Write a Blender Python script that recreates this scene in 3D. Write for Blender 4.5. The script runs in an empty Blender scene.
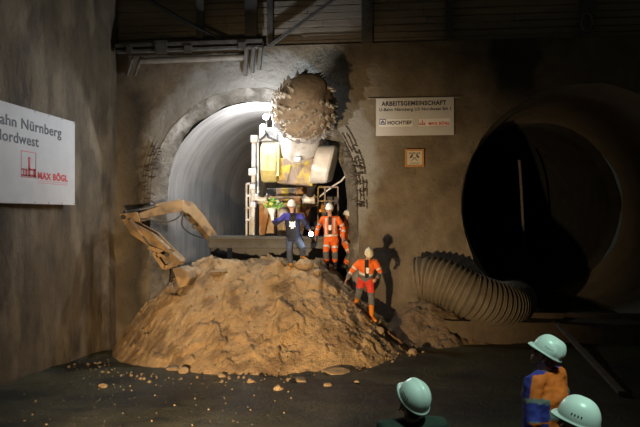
import bpy, bmesh, math, random
from math import sin, cos, tan, atan, atan2, pi, sqrt, radians as R
from mathutils import Vector, Matrix, noise

random.seed(7)
V = Vector
scn = bpy.context.scene
col = scn.collection

# ------------------------------------------------------------------ camera
FOC = 622.0
YAW = atan(67 / FOC)
CZ = 3.44
cam_d = bpy.data.cameras.new('camera')
cam_d.lens = FOC / 640 * 36
cam_d.sensor_width = 36
cam_d.clip_end = 200
cam = bpy.data.objects.new('camera', cam_d)
cam.location = (0, 0, CZ)
cam.rotation_euler = (pi / 2, 0, YAW)
col.objects.link(cam)
scn.camera = cam

# ------------------------------------------------------------------ exposure, world, lights
scn.view_settings.view_transform = 'Standard'
scn.view_settings.look = 'None'
scn.view_settings.exposure = 0.0
scn.view_settings.gamma = 1.0
scn.view_settings.use_curve_mapping = False

wd = bpy.data.worlds.new('night')
scn.world = wd
wd.use_nodes = True
wd.node_tree.nodes['Background'].inputs[0].default_value = (0.5, 0.55, 0.42, 1)
wd.node_tree.nodes['Background'].inputs[1].default_value = 0.022


def lamp(name, kind, loc, power, color, aim=None, **kw):
    d = bpy.data.lights.new(name, kind)
    d.energy = power
    d.color = color
    for k, v in kw.items():
        setattr(d, k, v)
    o = bpy.data.objects.new(name, d)
    o.location = loc
    if aim is not None:
        o.rotation_euler = (V(aim) - V(loc)).to_track_quat('-Z', 'Y').to_euler()
    col.objects.link(o)
    return o


# site floodlight standing low on the ground, left of the spectators
lamp('site_floodlight', 'SPOT', (-3.1, 4.0, 1.1), 5700, (1.0, 0.70, 0.385), (-2.8, 16, 0.9),
     spot_size=R(70), spot_blend=1.0, shadow_soft_size=0.12)
# whiter floodlight further left, aimed at the cutting machine
lamp('machine_floodlight', 'SPOT', (-5.4, 5.0, 1.2), 3000, (1.0, 0.94, 0.84), (-2.5, 16, 5.0),
     spot_size=R(25), spot_blend=0.8, shadow_soft_size=0.12)
# cool light coming down the shaft onto the spectators
lamp('shaft_light', 'SPOT', (2.4, 2.2, 8.5), 1500, (0.59, 1.0, 0.82), (1.1, 4.6, 1.8), spot_size=R(48), spot_blend=0.8, shadow_soft_size=0.5)


def at(px, py, Y):
    """world point on the plane y=Y seen at photo pixel px,py"""
    r = (px - 320) / FOC
    dx = -sin(YAW) + cos(YAW) * r
    dy = cos(YAW) + sin(YAW) * r
    t = Y / dy
    return V((dx * t, Y, CZ + (213.5 - py) / FOC * t))


# ------------------------------------------------------------------ materials
MATS = {}


def mat(name, c1, c2=None, rough=0.8, metal=0.0, scale=4.0, bump=0.0, bscale=30.0, stretch=(1, 1, 1), emit=None, estr=0.0,
        lo=0.35, hi=0.65, spec=0.5, c3=None, s3=1.2):
    if name in MATS:
        return MATS[name]
    m = bpy.data.materials.new(name)
    m.use_nodes = True
    nt = m.node_tree
    b = nt.nodes['Principled BSDF']
    b.inputs['Roughness'].default_value = rough
    b.inputs['Metallic'].default_value = metal
    b.inputs['Specular IOR Level'].default_value = spec
    tc = nt.nodes.new('ShaderNodeTexCoord')
    mp = nt.nodes.new('ShaderNodeMapping')
    mp.inputs['Scale'].default_value = stretch
    nt.links.new(tc.outputs['Object'], mp.inputs['Vector'])
    if c2 is None:
        c2 = tuple(x * 0.8 for x in c1)
    nz = nt.nodes.new('ShaderNodeTexNoise')
    nz.inputs['Scale'].default_value = scale
    nz.inputs['Detail'].default_value = 6
    nz.inputs['Roughness'].default_value = 0.65
    nt.links.new(mp.outputs['Vector'], nz.inputs['Vector'])
    rp = nt.nodes.new('ShaderNodeValToRGB')
    rp.color_ramp.elements[0].position = lo
    rp.color_ramp.elements[1].position = hi
    rp.color_ramp.elements[0].color = (*c1, 1)
    rp.color_ramp.elements[1].color = (*c2, 1)
    nt.links.new(nz.outputs['Fac'], rp.inputs['Fac'])
    out = rp.outputs['Color']
    if c3 is not None:
        n3 = nt.nodes.new('ShaderNodeTexNoise')
        n3.inputs['Scale'].default_value = s3
        n3.inputs['Detail'].default_value = 4
        nt.links.new(mp.outputs['Vector'], n3.inputs['Vector'])
        r3 = nt.nodes.new('ShaderNodeValToRGB')
        r3.color_ramp.elements[0].position = 0.5
        r3.color_ramp.elements[1].position = 0.62
        nt.links.new(n3.outputs['Fac'], r3.inputs['Fac'])
        mx = nt.nodes.new('ShaderNodeMixRGB')
        mx.inputs['Color2'].default_value = (*c3, 1)
        nt.links.new(r3.outputs['Color'], mx.inputs['Fac'])
        nt.links.new(out, mx.inputs['Color1'])
        out = mx.outputs['Color']
    nt.links.new(out, b.inputs['Base Color'])
    m['color_out'] = 1
    if bump > 0:
        n2 = nt.nodes.new('ShaderNodeTexNoise')
        n2.inputs['Scale'].default_value = bscale
        n2.inputs['Detail'].default_value = 8
        n2.inputs['Roughness'].default_value = 0.7
        nt.links.new(mp.outputs['Vector'], n2.inputs['Vector'])
        bp = nt.nodes.new('ShaderNodeBump')
        bp.inputs['Strength'].default_value = 1.0
        bp.inputs['Distance'].default_value = bump
        nt.links.new(n2.outputs['Fac'], bp.inputs['Height'])
        nt.links.new(bp.outputs['Normal'], b.inputs['Normal'])
    if emit:
        b.inputs['Emission Color'].default_value = (*emit, 1)
        b.inputs['Emission Strength'].default_value = estr
    MATS[name] = m
    return m


def stain_and_shade(m, boxes, dark):
    """stains and painted shadows of their own shape on a wall: (axis, centre, half width, taper, z0, z1)"""
    nt = m.node_tree
    b = nt.nodes['Principled BSDF']
    src = b.inputs['Base Color'].links[0].from_socket
    tc = nt.nodes.new('ShaderNodeTexCoord')
    sp = nt.nodes.new('ShaderNodeSeparateXYZ')
    nz = nt.nodes.new('ShaderNodeTexNoise')
    nz.inputs['Scale'].default_value = 1.6
    nz.inputs['Detail'].default_value = 5
    nt.links.new(tc.outputs['Object'], sp.inputs[0])
    nt.links.new(tc.outputs['Object'], nz.inputs['Vector'])

    def mth(op, a, b2, clamp=False):
        n = nt.nodes.new('ShaderNodeMath')
        n.operation = op
        n.use_clamp = clamp
        for i, x in enumerate((a, b2)):
            if x is None:
                continue
            if isinstance(x, (int, float)):
                n.inputs[i].default_value = x
            else:
                nt.links.new(x, n.inputs[i])
        return n.outputs[0]
    for axis, cx, hw, taper, z0, z1, soft in boxes:
        u = sp.outputs[axis]
        z = sp.outputs['Z']
        wob = mth('MULTIPLY', mth('SUBTRACT', nz.outputs['Fac'], 0.5), 0.7)
        d = mth('ABSOLUTE', mth('SUBTRACT', mth('ADD', u, wob), cx), None)
        w = mth('ADD', mth('MULTIPLY', mth('SUBTRACT', z, z0), taper), hw)
        f1 = mth('MULTIPLY', mth('SUBTRACT', w, d), 1 / soft, True)
        f2 = mth('MULTIPLY', mth('SUBTRACT', mth('ADD', z, wob), z0), 2.0, True)
        f3 = mth('MULTIPLY', mth('SUBTRACT', z1, mth('ADD', z, wob)), 2.0, True)
        f = mth('MULTIPLY', mth('MULTIPLY', f1, f2), f3)
        f = mth('MULTIPLY', f, 0.85)
        mx = nt.nodes.new('ShaderNodeMixRGB')
        mx.inputs['Color2'].default_value = (*dark, 1)
        nt.links.new(f, mx.inputs['Fac'])
        nt.links.new(src, mx.inputs['Color1'])
        src = mx.outputs['Color']
    nt.links.new(src, b.inputs['Base Color'])


# ------------------------------------------------------------------ mesh helpers
def obj(name, bm, m, parent=None, smooth=False, loc=None, bevel=0.0, weld=False):
    me = bpy.data.meshes.new(name)
    if weld:
        bmesh.ops.remove_doubles(bm, verts=bm.verts, dist=0.0005)
    bmesh.ops.recalc_face_normals(bm, faces=bm.faces)
    bm.to_mesh(me)
    bm.free()
    for x in (m if isinstance(m, (list, tuple)) else [m]):
        me.materials.append(x)
    if smooth:
        for p in me.polygons:
            p.use_smooth = True
    o = bpy.data.objects.new(name, me)
    col.objects.link(o)
    if parent is not None:
        o.parent = parent
    if loc is not None:
        o.location = loc
    if bevel > 0:
        bv = o.modifiers.new('bevel', 'BEVEL')
        bv.width = bevel
        bv.segments = 2
        bv.limit_method = 'ANGLE'
    return o


def tag(o, label, cat, group=None, kind=None):
    o['label'] = label
    o['category'] = cat
    if group:
        o['group'] = group
    if kind:
        o['kind'] = kind
    return o


def struct(o):
    o['kind'] = 'structure'
    return o


def thing(name, label, cat, loc=(0, 0, 0), rz=0, group=None):
    o = bpy.data.objects.new(name, None)
    o.empty_display_size = 0.1
    o.location = loc
    o.rotation_euler = (0, 0, rz)
    col.objects.link(o)
    return tag(o, label, cat, group)


def box(bm, c, s, rot=None):
    mx = Matrix.Translation(V(c))
    if rot is not None:
        mx = mx @ (rot.to_4x4() if not isinstance(rot, Matrix) or len(rot) == 3 else rot)
    mx = mx @ Matrix.Diagonal((*s, 1))
    bmesh.ops.create_cube(bm, size=1, matrix=mx)


def basis(d, up=(0, 0, 1)):
    d = V(d).normalized()
    u = V(up)
    if abs(d.dot(u.normalized())) > 0.98:
        u = V((0, 1, 0)) if abs(d.y) < 0.9 else V((1, 0, 0))
    s = d.cross(u).normalized()
    return d, s, s.cross(d).normalized()


def beam(bm, a, b, w, h, up=(0, 0, 1)):
    a, b = V(a), V(b)
    d, s, u = basis(b - a, up)
    vs = []
    for p in (a, b):
        for sx, sz in ((-1, -1), (1, -1), (1, 1), (-1, 1)):
            vs.append(bm.verts.new(p + s * sx * w / 2 + u * sz * h / 2))
    for q in ((3, 2, 1, 0), (4, 5, 6, 7)):
        bm.faces.new([vs[i] for i in q])
    for i in range(4):
        j = (i + 1) % 4
        bm.faces.new([vs[i], vs[j], vs[4 + j], vs[4 + i]])


def tube(bm, pts, rads, n=12, ref=None, cap=True, round_ends=False):
    """loft through points; rads scalar or (r_side, r_ref)"""
    pts = [V(p) for p in pts]
    if not isinstance(rads, (list, tuple)):
        rads = [rads] * len(pts)
    rads = [r if isinstance(r, (list, tuple)) else (r, r) for r in rads]
    if round_ends:
        a, b = pts[0], pts[-1]
        da = (pts[0] - pts[1]).normalized()
        db = (pts[-1] - pts[-2]).normalized()
        ra, rb = rads[0], rads[-1]
        head = [(a + da * min(ra) * 0.95, (ra[0] * 0.3, ra[1] * 0.3)), (a + da * min(ra) * 0.6, (ra[0] * 0.78, ra[1] * 0.78))]
        tail = [(b + db * min(rb) * 0.6, (rb[0] * 0.78, rb[1] * 0.78)), (b + db * min(rb) * 0.95, (rb[0] * 0.3, rb[1] * 0.3))]
        pts = [h[0] for h in head] + pts + [t[0] for t in tail]
        rads = [h[1] for h in head] + rads + [t[1] for t in tail]
    rings = []
    prev = None
    for i, p in enumerate(pts):
        t = (pts[min(i + 1, len(pts) - 1)] - pts[max(i - 1, 0)])
        if t.length < 1e-9:
            t = V((0, 0, 1))
        t.normalize()
        if ref is not None:
            u = V(ref)
        elif prev is not None:
            u = prev
        else:
            u = V((0, 0, 1)) if abs(t.z) < 0.9 else V((0, 1, 0))
        u = u - t * u.dot(t)
        if u.length < 1e-4:
            u = V((1, 0, 0)) - t * t.x
        u.normalize()
        prev = u
        s = t.cross(u)
        rings.append([bm.verts.new(p + s * cos(k * 2 * pi / n) * rads[i][0] + u * sin(k * 2 * pi / n) * rads[i][1]) for k in range(n)])
    for a, b in zip(rings, rings[1:]):
        for k in range(n):
            j = (k + 1) % n
            bm.faces.new((a[k], a[j], b[j], b[k]))
    if cap:
        bm.faces.new(rings[0][::-1])
        bm.faces.new(rings[-1])
    return rings


def ball(bm, c, r, rot=None, seg=14):
    r = r if isinstance(r, (list, tuple)) else (r, r, r)
    mx = Matrix.Translation(V(c))
    if rot is not None:
        mx = mx @ rot.to_4x4()
    mx = mx @ Matrix.Diagonal((*r, 1))
    bmesh.ops.create_uvsphere(bm, u_segments=seg, v_segments=max(6, seg // 2 + 2), radius=1, matrix=mx)


def prism(bm, poly, off):
    """extrude polygon (list of points) by vector off"""
    a = [bm.verts.new(V(p)) for p in poly]
    b = [bm.verts.new(V(p) + V(off)) for p in poly]
    bm.faces.new(a[::-1])
    bm.faces.new(b)
    n = len(a)
    for i in range(n):
        j = (i + 1) % n
        bm.faces.new((a[i], a[j], b[j], b[i]))


def fbm(p, o=4, s=1.0):
    return noise.fractal(V(p) * s, 1.0, 2.0, o)


def grid(bm, nx, ny, f):
    vs = [[bm.verts.new(f(i / nx, j / ny)) for i in range(nx + 1)] for j in range(ny + 1)]
    for j in range(ny):
        for i in range(nx):
            bm.faces.new((vs[j][i], vs[j][i + 1], vs[j + 1][i + 1], vs[j + 1][i]))


def lerp(a, b, t):
    return a + (b - a) * t


def sstep(a, b, x):
    t = min(1, max(0, (x - a) / (b - a)))
    return t * t * (3 - 2 * t)


def text_mesh(name, s, size, m, parent, loc, rot, align='LEFT', bold=0.0, width=1.0, depth=0.002):
    cu = bpy.data.curves.new(name, 'FONT')
    cu.body = s
    cu.size = size
    cu.align_x = align
    cu.offset = bold
    cu.space_character = 1.0 + bold / size * 2.5
    cu.extrude = depth
    cu.resolution_u = 4
    t = bpy.data.objects.new('tmp', cu)
    col.objects.link(t)
    dg = bpy.context.evaluated_depsgraph_get()
    me = bpy.data.meshes.new_from_object(t.evaluated_get(dg))
    bpy.data.objects.remove(t)
    xs = [v.co.x for v in me.vertices]
    if width != 1.0 and xs:
        w0 = max(xs) - min(xs)
        k = width / w0
        for v in me.vertices:
            v.co.x *= k
    me.materials.clear()
    me.materials.append(m)
    o = bpy.data.objects.new(name, me)
    col.objects.link(o)
    o.parent = parent
    o.location = loc
    o.rotation_euler = rot
    return o


# ------------------------------------------------------------------ setting
WY = 16.5                    # back wall plane
WX = -7.57                   # left wall plane
LC, LR = V((-3.62, WY, 3.98)), 2.86     # left tunnel mouth
RC, RR = V((5.02, WY, 3.66)), 3.10      # right tunnel mouth
TOP = 12.5

m_wall = mat('shotcrete', (0.14, 0.11, 0.074), (0.225, 0.18, 0.122), rough=0.9, scale=1.6, bump=0.05, bscale=9,
             c3=(0.115, 0.088, 0.058), s3=0.7)
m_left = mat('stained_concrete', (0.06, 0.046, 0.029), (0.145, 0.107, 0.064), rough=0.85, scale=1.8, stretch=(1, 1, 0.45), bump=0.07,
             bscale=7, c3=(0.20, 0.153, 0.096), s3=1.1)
m_ring = mat('broken_concrete', (0.20, 0.18, 0.15), (0.09, 0.078, 0.062), rough=0.9, scale=2.5, bump=0.09, bscale=7, c3=(0.27, 0.25, 0.22), s3=1.5)
m_lining = mat('tunnel_lining', (0.28, 0.262, 0.24), (0.175, 0.163, 0.15), rough=0.75, scale=1.3, stretch=(0.6, 4.0, 0.6), bump=0.02, bscale=6)
m_rlining = mat('dull_lining', (0.34, 0.29, 0.22), (0.42, 0.36, 0.28), rough=0.85, scale=1.5, bump=0.02, bscale=7)
m_dark = mat('shade_dark_lining', (0.03, 0.028, 0.024), (0.05, 0.046, 0.04), rough=0.9, scale=2, bump=0.03, bscale=7)  # near-black colour stands in for the unlit depth of the tunnels
m_mud = mat('wet_mud', (0.042, 0.042, 0.019), (0.082, 0.078, 0.037), rough=0.5, scale=1.2, bump=0.05, bscale=14, spec=0.35,
            c3=(0.02, 0.021, 0.013), s3=0.6)
m_soil = mat('loose_soil', (0.42, 0.28, 0.145), (0.54, 0.375, 0.20), rough=0.95, scale=2.5, bump=0.07, bscale=16, spec=0.2,
             c3=(0.27, 0.18, 0.10), s3=1.6)
m_rock = mat('stone', (0.38, 0.28, 0.17), (0.28, 0.20, 0.12), rough=0.9, scale=6, bump=0.02, bscale=20, spec=0.2)
m_wood = mat('old_timber', (0.24, 0.20, 0.15), (0.36, 0.30, 0.23), rough=0.85, scale=3, stretch=(0.4, 1, 5), bump=0.02, bscale=12)
m_steel = mat('grey_steel', (0.15, 0.14, 0.125), (0.09, 0.08, 0.068), rough=0.65, metal=0.3, scale=5, bump=0.004, bscale=30)
stain_and_shade(m_wall, [('X', 3.3, 0.55, 0.13, 6.3, 9.9, 0.25), ('X', -6.85, 0.5, 0.0, -1, 7.2, 0.5), ('X', -0.95, 0.22, 0.1, 7.3, 9.3, 0.5)],  # painted shadows above the dark tunnel and by the cutter head; dark corner band
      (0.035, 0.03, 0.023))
stain_and_shade(m_left, [('Y', 14.1, 0.32, 0.12, 3.2, 5.6, 0.3)], (0.07, 0.055, 0.04))


def spray(m, c, r0, r1, tint):
    """patchy pale sprayed concrete around the breakthrough"""
    nt = m.node_tree
    b = nt.nodes['Principled BSDF']
    src = b.inputs['Base Color'].links[0].from_socket
    tc = nt.nodes.new('ShaderNodeTexCoord')
    ds = nt.nodes.new('ShaderNodeVectorMath')
    ds.operation = 'DISTANCE'
    ds.inputs[1].default_value = c
    nt.links.new(tc.outputs['Object'], ds.inputs[0])
    nz = nt.nodes.new('ShaderNodeTexNoise')
    nz.inputs['Scale'].default_value = 1.3
    nz.inputs['Detail'].default_value = 7
    nz.inputs['Roughness'].default_value = 0.7
    nt.links.new(tc.outputs['Object'], nz.inputs['Vector'])
    mr = nt.nodes.new('ShaderNodeMapRange')
    mr.inputs['From Min'].default_value = r0
    mr.inputs['From Max'].default_value = r1
    mr.inputs['To Min'].default_value = 0.75
    mr.inputs['To Max'].default_value = -0.35
    nt.links.new(ds.outputs['Value'], mr.inputs['Value'])
    ad = nt.nodes.new('ShaderNodeMath')
    ad.operation = 'ADD'
    nt.links.new(mr.outputs['Result'], ad.inputs[0])
    nt.links.new(nz.outputs['Fac'], ad.inputs[1])
    m2 = nt.nodes.new('ShaderNodeMapRange')
    m2.inputs['From Min'].default_value = 0.62
    m2.inputs['From Max'].default_value = 0.85
    nt.links.new(ad.outputs[0], m2.inputs['Value'])
    mx = nt.nodes.new('ShaderNodeMixRGB')
    mx.inputs['Color2'].default_value = (*tint, 1)
    nt.links.new(m2.outputs['Result'], mx.inputs['Fac'])
    nt.links.new(src, mx.inputs['Color1'])
    nt.links.new(mx.outputs['Color'], b.inputs['Base Color'])


spray(m_wall, (LC.x + 0.1, WY, LC.z + 0.6), 2.6, 3.9, (0.27, 0.26, 0.235))


def wall_disp(x, z):
    return 0.05 * fbm((x, z, 3.1), 4, 0.8) + 0.018 * fbm((x, z, 9.0), 3, 4.0)


def shape(ph, c):
    """the left mouth has upright legs below its springing line"""
    if c is LC and sin(ph) < 0:
        return min(1 / max(1e-3, abs(cos(ph))), 1.05 / max(1e-3, -sin(ph)))
    return 1.0


def hole_r(base, ph, seed, c=None):
    return base * shape(ph, c) * (1 + 0.012 * noise.noise(V((cos(ph) * 3, sin(ph) * 3, seed))) + 0.008 * noise.noise(V((cos(ph) * 11, sin(ph) * 11, seed))))


def wall_with_hole(name, x0, x1, z0, z1, c, r, seed):
    bm = bmesh.new()
    NA, NR = 240, 26
    per = []
    for k in range(NA):
        ph = 2 * pi * k / NA
        d = V((cos(ph), sin(ph)))
        ts = []
        if d.x > 1e-6: ts.append((x1 - c.x) / d.x)
        if d.x < -1e-6: ts.append((x0 - c.x) / d.x)
        if d.y > 1e-6: ts.append((z1 - c.z) / d.y)
        if d.y < -1e-6: ts.append((z0 - c.z) / d.y)
        t = min(ts)
        per.append((d, hole_r(r, ph, seed, c), t))
    # snap nearest to corners
    for cx, cz in ((x0, z0), (x1, z0), (x0, z1), (x1, z1)):
        k = min(range(NA), key=lambda q: (c.x + per[q][0].x * per[q][2] - cx) ** 2 + (c.z + per[q][0].y * per[q][2] - cz) ** 2)
        dv = V((cx - c.x, cz - c.z))
        per[k] = (dv.normalized(), per[k][1], dv.length)
    rings = []
    for j in range(NR + 1):
        u = (j / NR) ** 1.3
        ring = []
        for d, ri, ro in per:
            rr = lerp(ri, ro, u)
            x, z = c.x + d.x * rr, c.z + d.y * rr
            e = min(1, (1 - u) * 5)
            ring.append(bm.verts.new((x, WY + wall_disp(x, z) * e, z)))
        rings.append(ring)
    for a, b in zip(rings, rings[1:]):
        for k in range(NA):
            j = (k + 1) % NA
            bm.faces.new((a[k], a[j], b[j], b[k]))
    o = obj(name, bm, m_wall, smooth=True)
    return struct(o)


BX = 0.75
ZU = 7.95
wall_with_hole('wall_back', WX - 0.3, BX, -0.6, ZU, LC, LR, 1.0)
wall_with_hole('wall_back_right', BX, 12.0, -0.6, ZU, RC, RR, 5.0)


def tunnel(name, prof, c, m, seed, n=120, curve=0.0, amp=0.02):
    """prof: list of (y, r); rings of a bored tube going back"""
    bm = bmesh.new()
    rings = []
    for y, r in prof:
        ring = []
        dx = curve * (y - WY) ** 2
        for k in range(n):
            ph = 2 * pi * k / n
            rr = hole_r(r, ph, seed, c) if y < WY + 0.05 else r * shape(ph, c) * (1 + amp / 2.6 * fbm((cos(ph) * 2.2, sin(ph) * 2.2, y * 0.9 + seed), 4))
            ring.append(bm.verts.new((c.x + dx + cos(ph) * rr, y, c.z + sin(ph) * rr)))
        rings.append(ring)
    for a, b in zip(rings, rings[1:]):
        for k in range(n):
            j = (k + 1) % n
            bm.faces.new((a[k], a[j], b[j], b[k]))
    return struct(obj(name, bm, m, smooth=True))


# left tunnel: broken breakthrough ring, then the lining
tunnel('trim_1', [(WY, LR)] + [(WY + 0.04 + i * 0.05, LR - 0.03 - 0.30 * (i / 8) ** 0.8) for i in range(9)], LC, m_ring, 1.0, n=240, amp=0.16)
ys = [WY + 0.44 + i * 0.35 for i in range(70)]
tunnel('wall_left_tunnel', [(y, 2.53 + 0.02 * sin(y * 4.5)) for y in ys], LC, m_lining, 2.0, curve=0.008, amp=0.03)
# back end of left tunnel
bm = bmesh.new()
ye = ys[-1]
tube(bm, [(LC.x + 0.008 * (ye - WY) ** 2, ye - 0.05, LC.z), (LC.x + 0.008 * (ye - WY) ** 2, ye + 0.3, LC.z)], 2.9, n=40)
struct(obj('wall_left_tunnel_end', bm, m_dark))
# right tunnel
tunnel('trim_2', [(WY, RR)] + [(WY + 0.06 + i * 0.3, RR - 0.005 * i - 0.12 * sstep(0, 2, i)) for i in range(19)], RC, m_rlining, 5.0, n=160, amp=0.05)
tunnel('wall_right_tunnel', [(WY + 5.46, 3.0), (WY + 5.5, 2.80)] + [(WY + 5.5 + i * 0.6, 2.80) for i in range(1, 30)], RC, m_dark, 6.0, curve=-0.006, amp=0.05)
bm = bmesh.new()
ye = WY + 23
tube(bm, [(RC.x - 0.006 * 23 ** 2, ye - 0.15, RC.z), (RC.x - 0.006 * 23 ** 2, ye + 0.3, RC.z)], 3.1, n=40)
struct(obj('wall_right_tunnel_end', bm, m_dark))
# bulkhead ring in the right tunnel
# left wall
bm = bmesh.new()


def lw(u, v):
    y, z = lerp(-2, WY + 0.2, u), lerp(-0.5, TOP, v)
    d = 0.07 * fbm((y, z * 0.5, 1.7), 4, 0.7) + 0.02 * fbm((y, z, 4), 3, 4)
    if y > 15.95:
        d += 0.10
    return V((WX + d, y, z))


grid(bm, 170, 120, lw)
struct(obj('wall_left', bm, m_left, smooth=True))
# upper back wall: timber lagging between steel piles
bm = bmesh.new()
z = ZU
UY = WY + 0.10
while z < TOP:
    h = random.uniform(0.15, 0.2)
    x = WX - 0.2
    while x < 12:
        w = random.uniform(2.2, 3.4)
        box(bm, (x + w / 2, UY + random.uniform(0, 0.05) + 0.1, z + h / 2), (w - 0.01, 0.1, h - random.uniform(0.012, 0.035)))
        x += w
    z += h
struct(obj('wall_back_upper', bm, m_wood))
bm = bmesh.new()
box(bm, (2.2, WY + 0.5, (ZU + TOP) / 2), (20, 0.2, TOP - ZU))
struct(obj('wall_back_upper_earth', bm, m_dark))
bm = bmesh.new()
box(bm, (2.2, WY + 0.26, ZU - 0.06), (20, 0.5, 0.12))
struct(obj('trim_3', bm, m_wall))
for i, (px, w) in enumerate(((251, 13), (270, 6), (367, 11), (449, 7), (587, 15), (200, 8))):
    bm = bmesh.new()
    p = at(px, 20, WY)
    ww = w / FOC * 16.4
    box(bm, (p.x, WY - 0.01, (ZU + TOP) / 2), (ww, 0.03, TOP - ZU))
    box(bm, (p.x, WY + 0.13, (ZU + TOP) / 2), (0.03, 0.26, TOP - ZU))
    struct(obj('trim_%d' % (i + 4), bm, m_steel))


# ground
def gz(x, y):
    return 0.066 * (WY - min(WY, max(y, 8.0))) + 0.05 * (max(-8, min(x, 3.5)) + 1)


def ground_h(x, y):
    b = gz(x, y)
    b += 0.035 * fbm((x, y, 0.3), 5, 0.9) + 0.012 * fbm((x, y, 5), 3, 5)
    b += 0.07 * sstep(0.4, 0, x - WX)
    # wheel ruts
    b -= 0.03 * math.exp(-((x * 0.5 + y - 11.2) / 0.25) ** 2) + 0.03 * math.exp(-((x * 0.5 + y - 12.6) / 0.3) ** 2)
    return b


bm = bmesh.new()
grid(bm, 230, 200, lambda u, v: (lambda x, y: V((x, y, ground_h(x, y))))(lerp(WX - 0.2, 12, u), lerp(0.5, WY + 0.4, v)))
struct(obj('floor', bm, m_mud, smooth=True))
# tunnel inverts
bm = bmesh.new()
grid(bm, 40, 50, lambda u, v: (lambda x, y: V((x, y, 1.93 + 0.05 * fbm((x, y, 2), 4, 1.5))))(lerp(LC.x - 2.6, LC.x + 4.3, u), lerp(WY + 0.2, WY + 16, v)))
struct(obj('floor_left_tunnel', bm, m_dark, smooth=True))
bm = bmesh.new()
grid(bm, 30, 30, lambda u, v: (lambda x, y: V((x, y, 0.85 + 0.05 * fbm((x, y, 2), 4, 1.5))))(lerp(RC.x - 2.9, RC.x + 2.9, u), lerp(WY - 0.2, WY + 5.4, v)))
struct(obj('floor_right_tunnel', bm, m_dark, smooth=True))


# ------------------------------------------------------------------ soil heap
def mound_h(x, y):
    dx = max(0, -5.05 - x, x + 1.75)
    sx = 2.42 if x < -3 else 2.35
    lf = min(1.55, max(0, -3.5 - x))
    dy = max(0, 15.45 + lf * 0.65 - y)
    pw = 2.0 - 0.6 * sstep(-3.5, -5, x)
    rho = ((dx / sx) ** pw + (dy / 3.0) ** pw) ** (1 / pw)
    rho -= 0.11 * sin(pi * min(1, rho)) * sstep(-3.6, -5.2, x)
    g = gz(x, y)
    h = 2.14 - 0.03 * max(0, 0.3 - rho) - (2.14 - g) * rho
    # peak left of the middle, where the arm was digging
    h += 0.17 * math.exp(-(((x + 4.3) / 0.45) ** 2 + ((y - 15.3) / 0.6) ** 2))
    h -= 0.10 * math.exp(-(((x + 3.3) / 0.3) ** 2 + ((y - 15.5) / 0.5) ** 2))
    # runnels down the face, clods and crumbs
    n = 0.11 * fbm((x, y, 1.2), 6, 0.7) + 0.045 * fbm((x, y, 7.7), 5, 3.0) + 0.03 * fbm((x, y, 3.7), 3, 9.0)
    ang = atan2(y - 17.0, x + 3.4)
    n += 0.05 * noise.noise(V((ang * 9, rho * 1.2, 2.0))) * sstep(0.1, 0.5, rho)
    d = noise.noise(V((x * 1.5, y * 1.5, 11)))
    n += 0.10 * sstep(0.22, 0.27, d) * (1 - 0.5 * sstep(0.27, 0.6, d))
    d = noise.noise(V((x * 4.3, y * 4.3, 23)))
    n += 0.06 * sstep(0.3, 0.36, d)
    d = noise.noise(V((x * 9, y * 9, 31)))
    n += 0.03 * sstep(0.3, 0.4, d)
    k = sstep(g - 0.05, g + 0.5, h)
    return h + n * (0.3 + 0.7 * k)


bm = bmesh.new()
grid(bm, 330, 230, lambda u, v: (lambda x, y: V((x, y, max(mound_h(x, y), gz(x, y) - 0.25))))(lerp(WX - 0.05, 1.2, u), lerp(11.2, WY + 0.6, v)))
tag(obj('soil_heap', bm, m_soil, smooth=True), 'big brown heap of loose soil sloping down from the lit tunnel mouth', 'soil heap', kind='stuff')


def on_ground(x, y):
    return max(mound_h(x, y), ground_h(x, y)) if y > 11 and x < 1.2 else ground_h(x, y)


# lower spoil bank under the duct
def bank_h(x, y):
    h = 0.85 * math.exp(-(((x - 0.6) / 0.75) ** 2)) * sstep(14.6, 16.4, y) + 0.75 * math.exp(-(((x - 1.6) / 0.8) ** 2)) * sstep(14.8, 16.3, y)
    return h + 0.02 + 0.16 * fbm((x, y, 8), 5, 1.8) + 0.09 * fbm((x, y, 8), 4, 6)


bm = bmesh.new()
grid(bm, 90, 60, lambda u, v: (lambda x, y: V((x, y, max(bank_h(x, y), -0.2))))(lerp(-0.8, 2.9, u), lerp(14.4, WY + 0.3, v)))
tag(obj('soil_bank', bm, mat('dark_soil', (0.22, 0.15, 0.085), (0.13, 0.09, 0.055), rough=0.95, scale=5, bump=0.08, bscale=12), smooth=True), 'low brown bank of crumbly spoil under the ribbed duct', 'soil bank', kind='stuff')


def rock_bm(sx, sy, sz, seed, sub=2):
    bm = bmesh.new()
    bmesh.ops.create_icosphere(bm, subdivisions=sub, radius=1)
    for v in bm.verts:
        n = v.co.copy()
        # facet: clamp against random planes
        for k in range(6):
            rr = random.Random(seed * 13 + k)
            d = V((rr.uniform(-1, 1), rr.uniform(-1, 1), rr.uniform(-1, 1))).normalized()
            t = v.co.dot(d) - rr.uniform(0.55, 0.8)
            if t > 0:
                v.co -= d * t
        v.co *= 1 + 0.15 * noise.noise(n * 2 + V((seed, 0, 0)))
        v.co = V((v.co.x * sx, v.co.y * sy, v.co.z * sz))
    return bm


def floor_pt(px, py):
    """march the ray of a pixel down to the terrain"""
    a = at(px, py, 1.0)
    c = V((0, 0, CZ))
    d = (a - c).normalized()
    t = 6.0
    while t < 22:
        p = c + d * t
        if p.z < on_ground(p.x, p.y):
            return p, t
        t += 0.02
    return c + d * 15, 15


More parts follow.
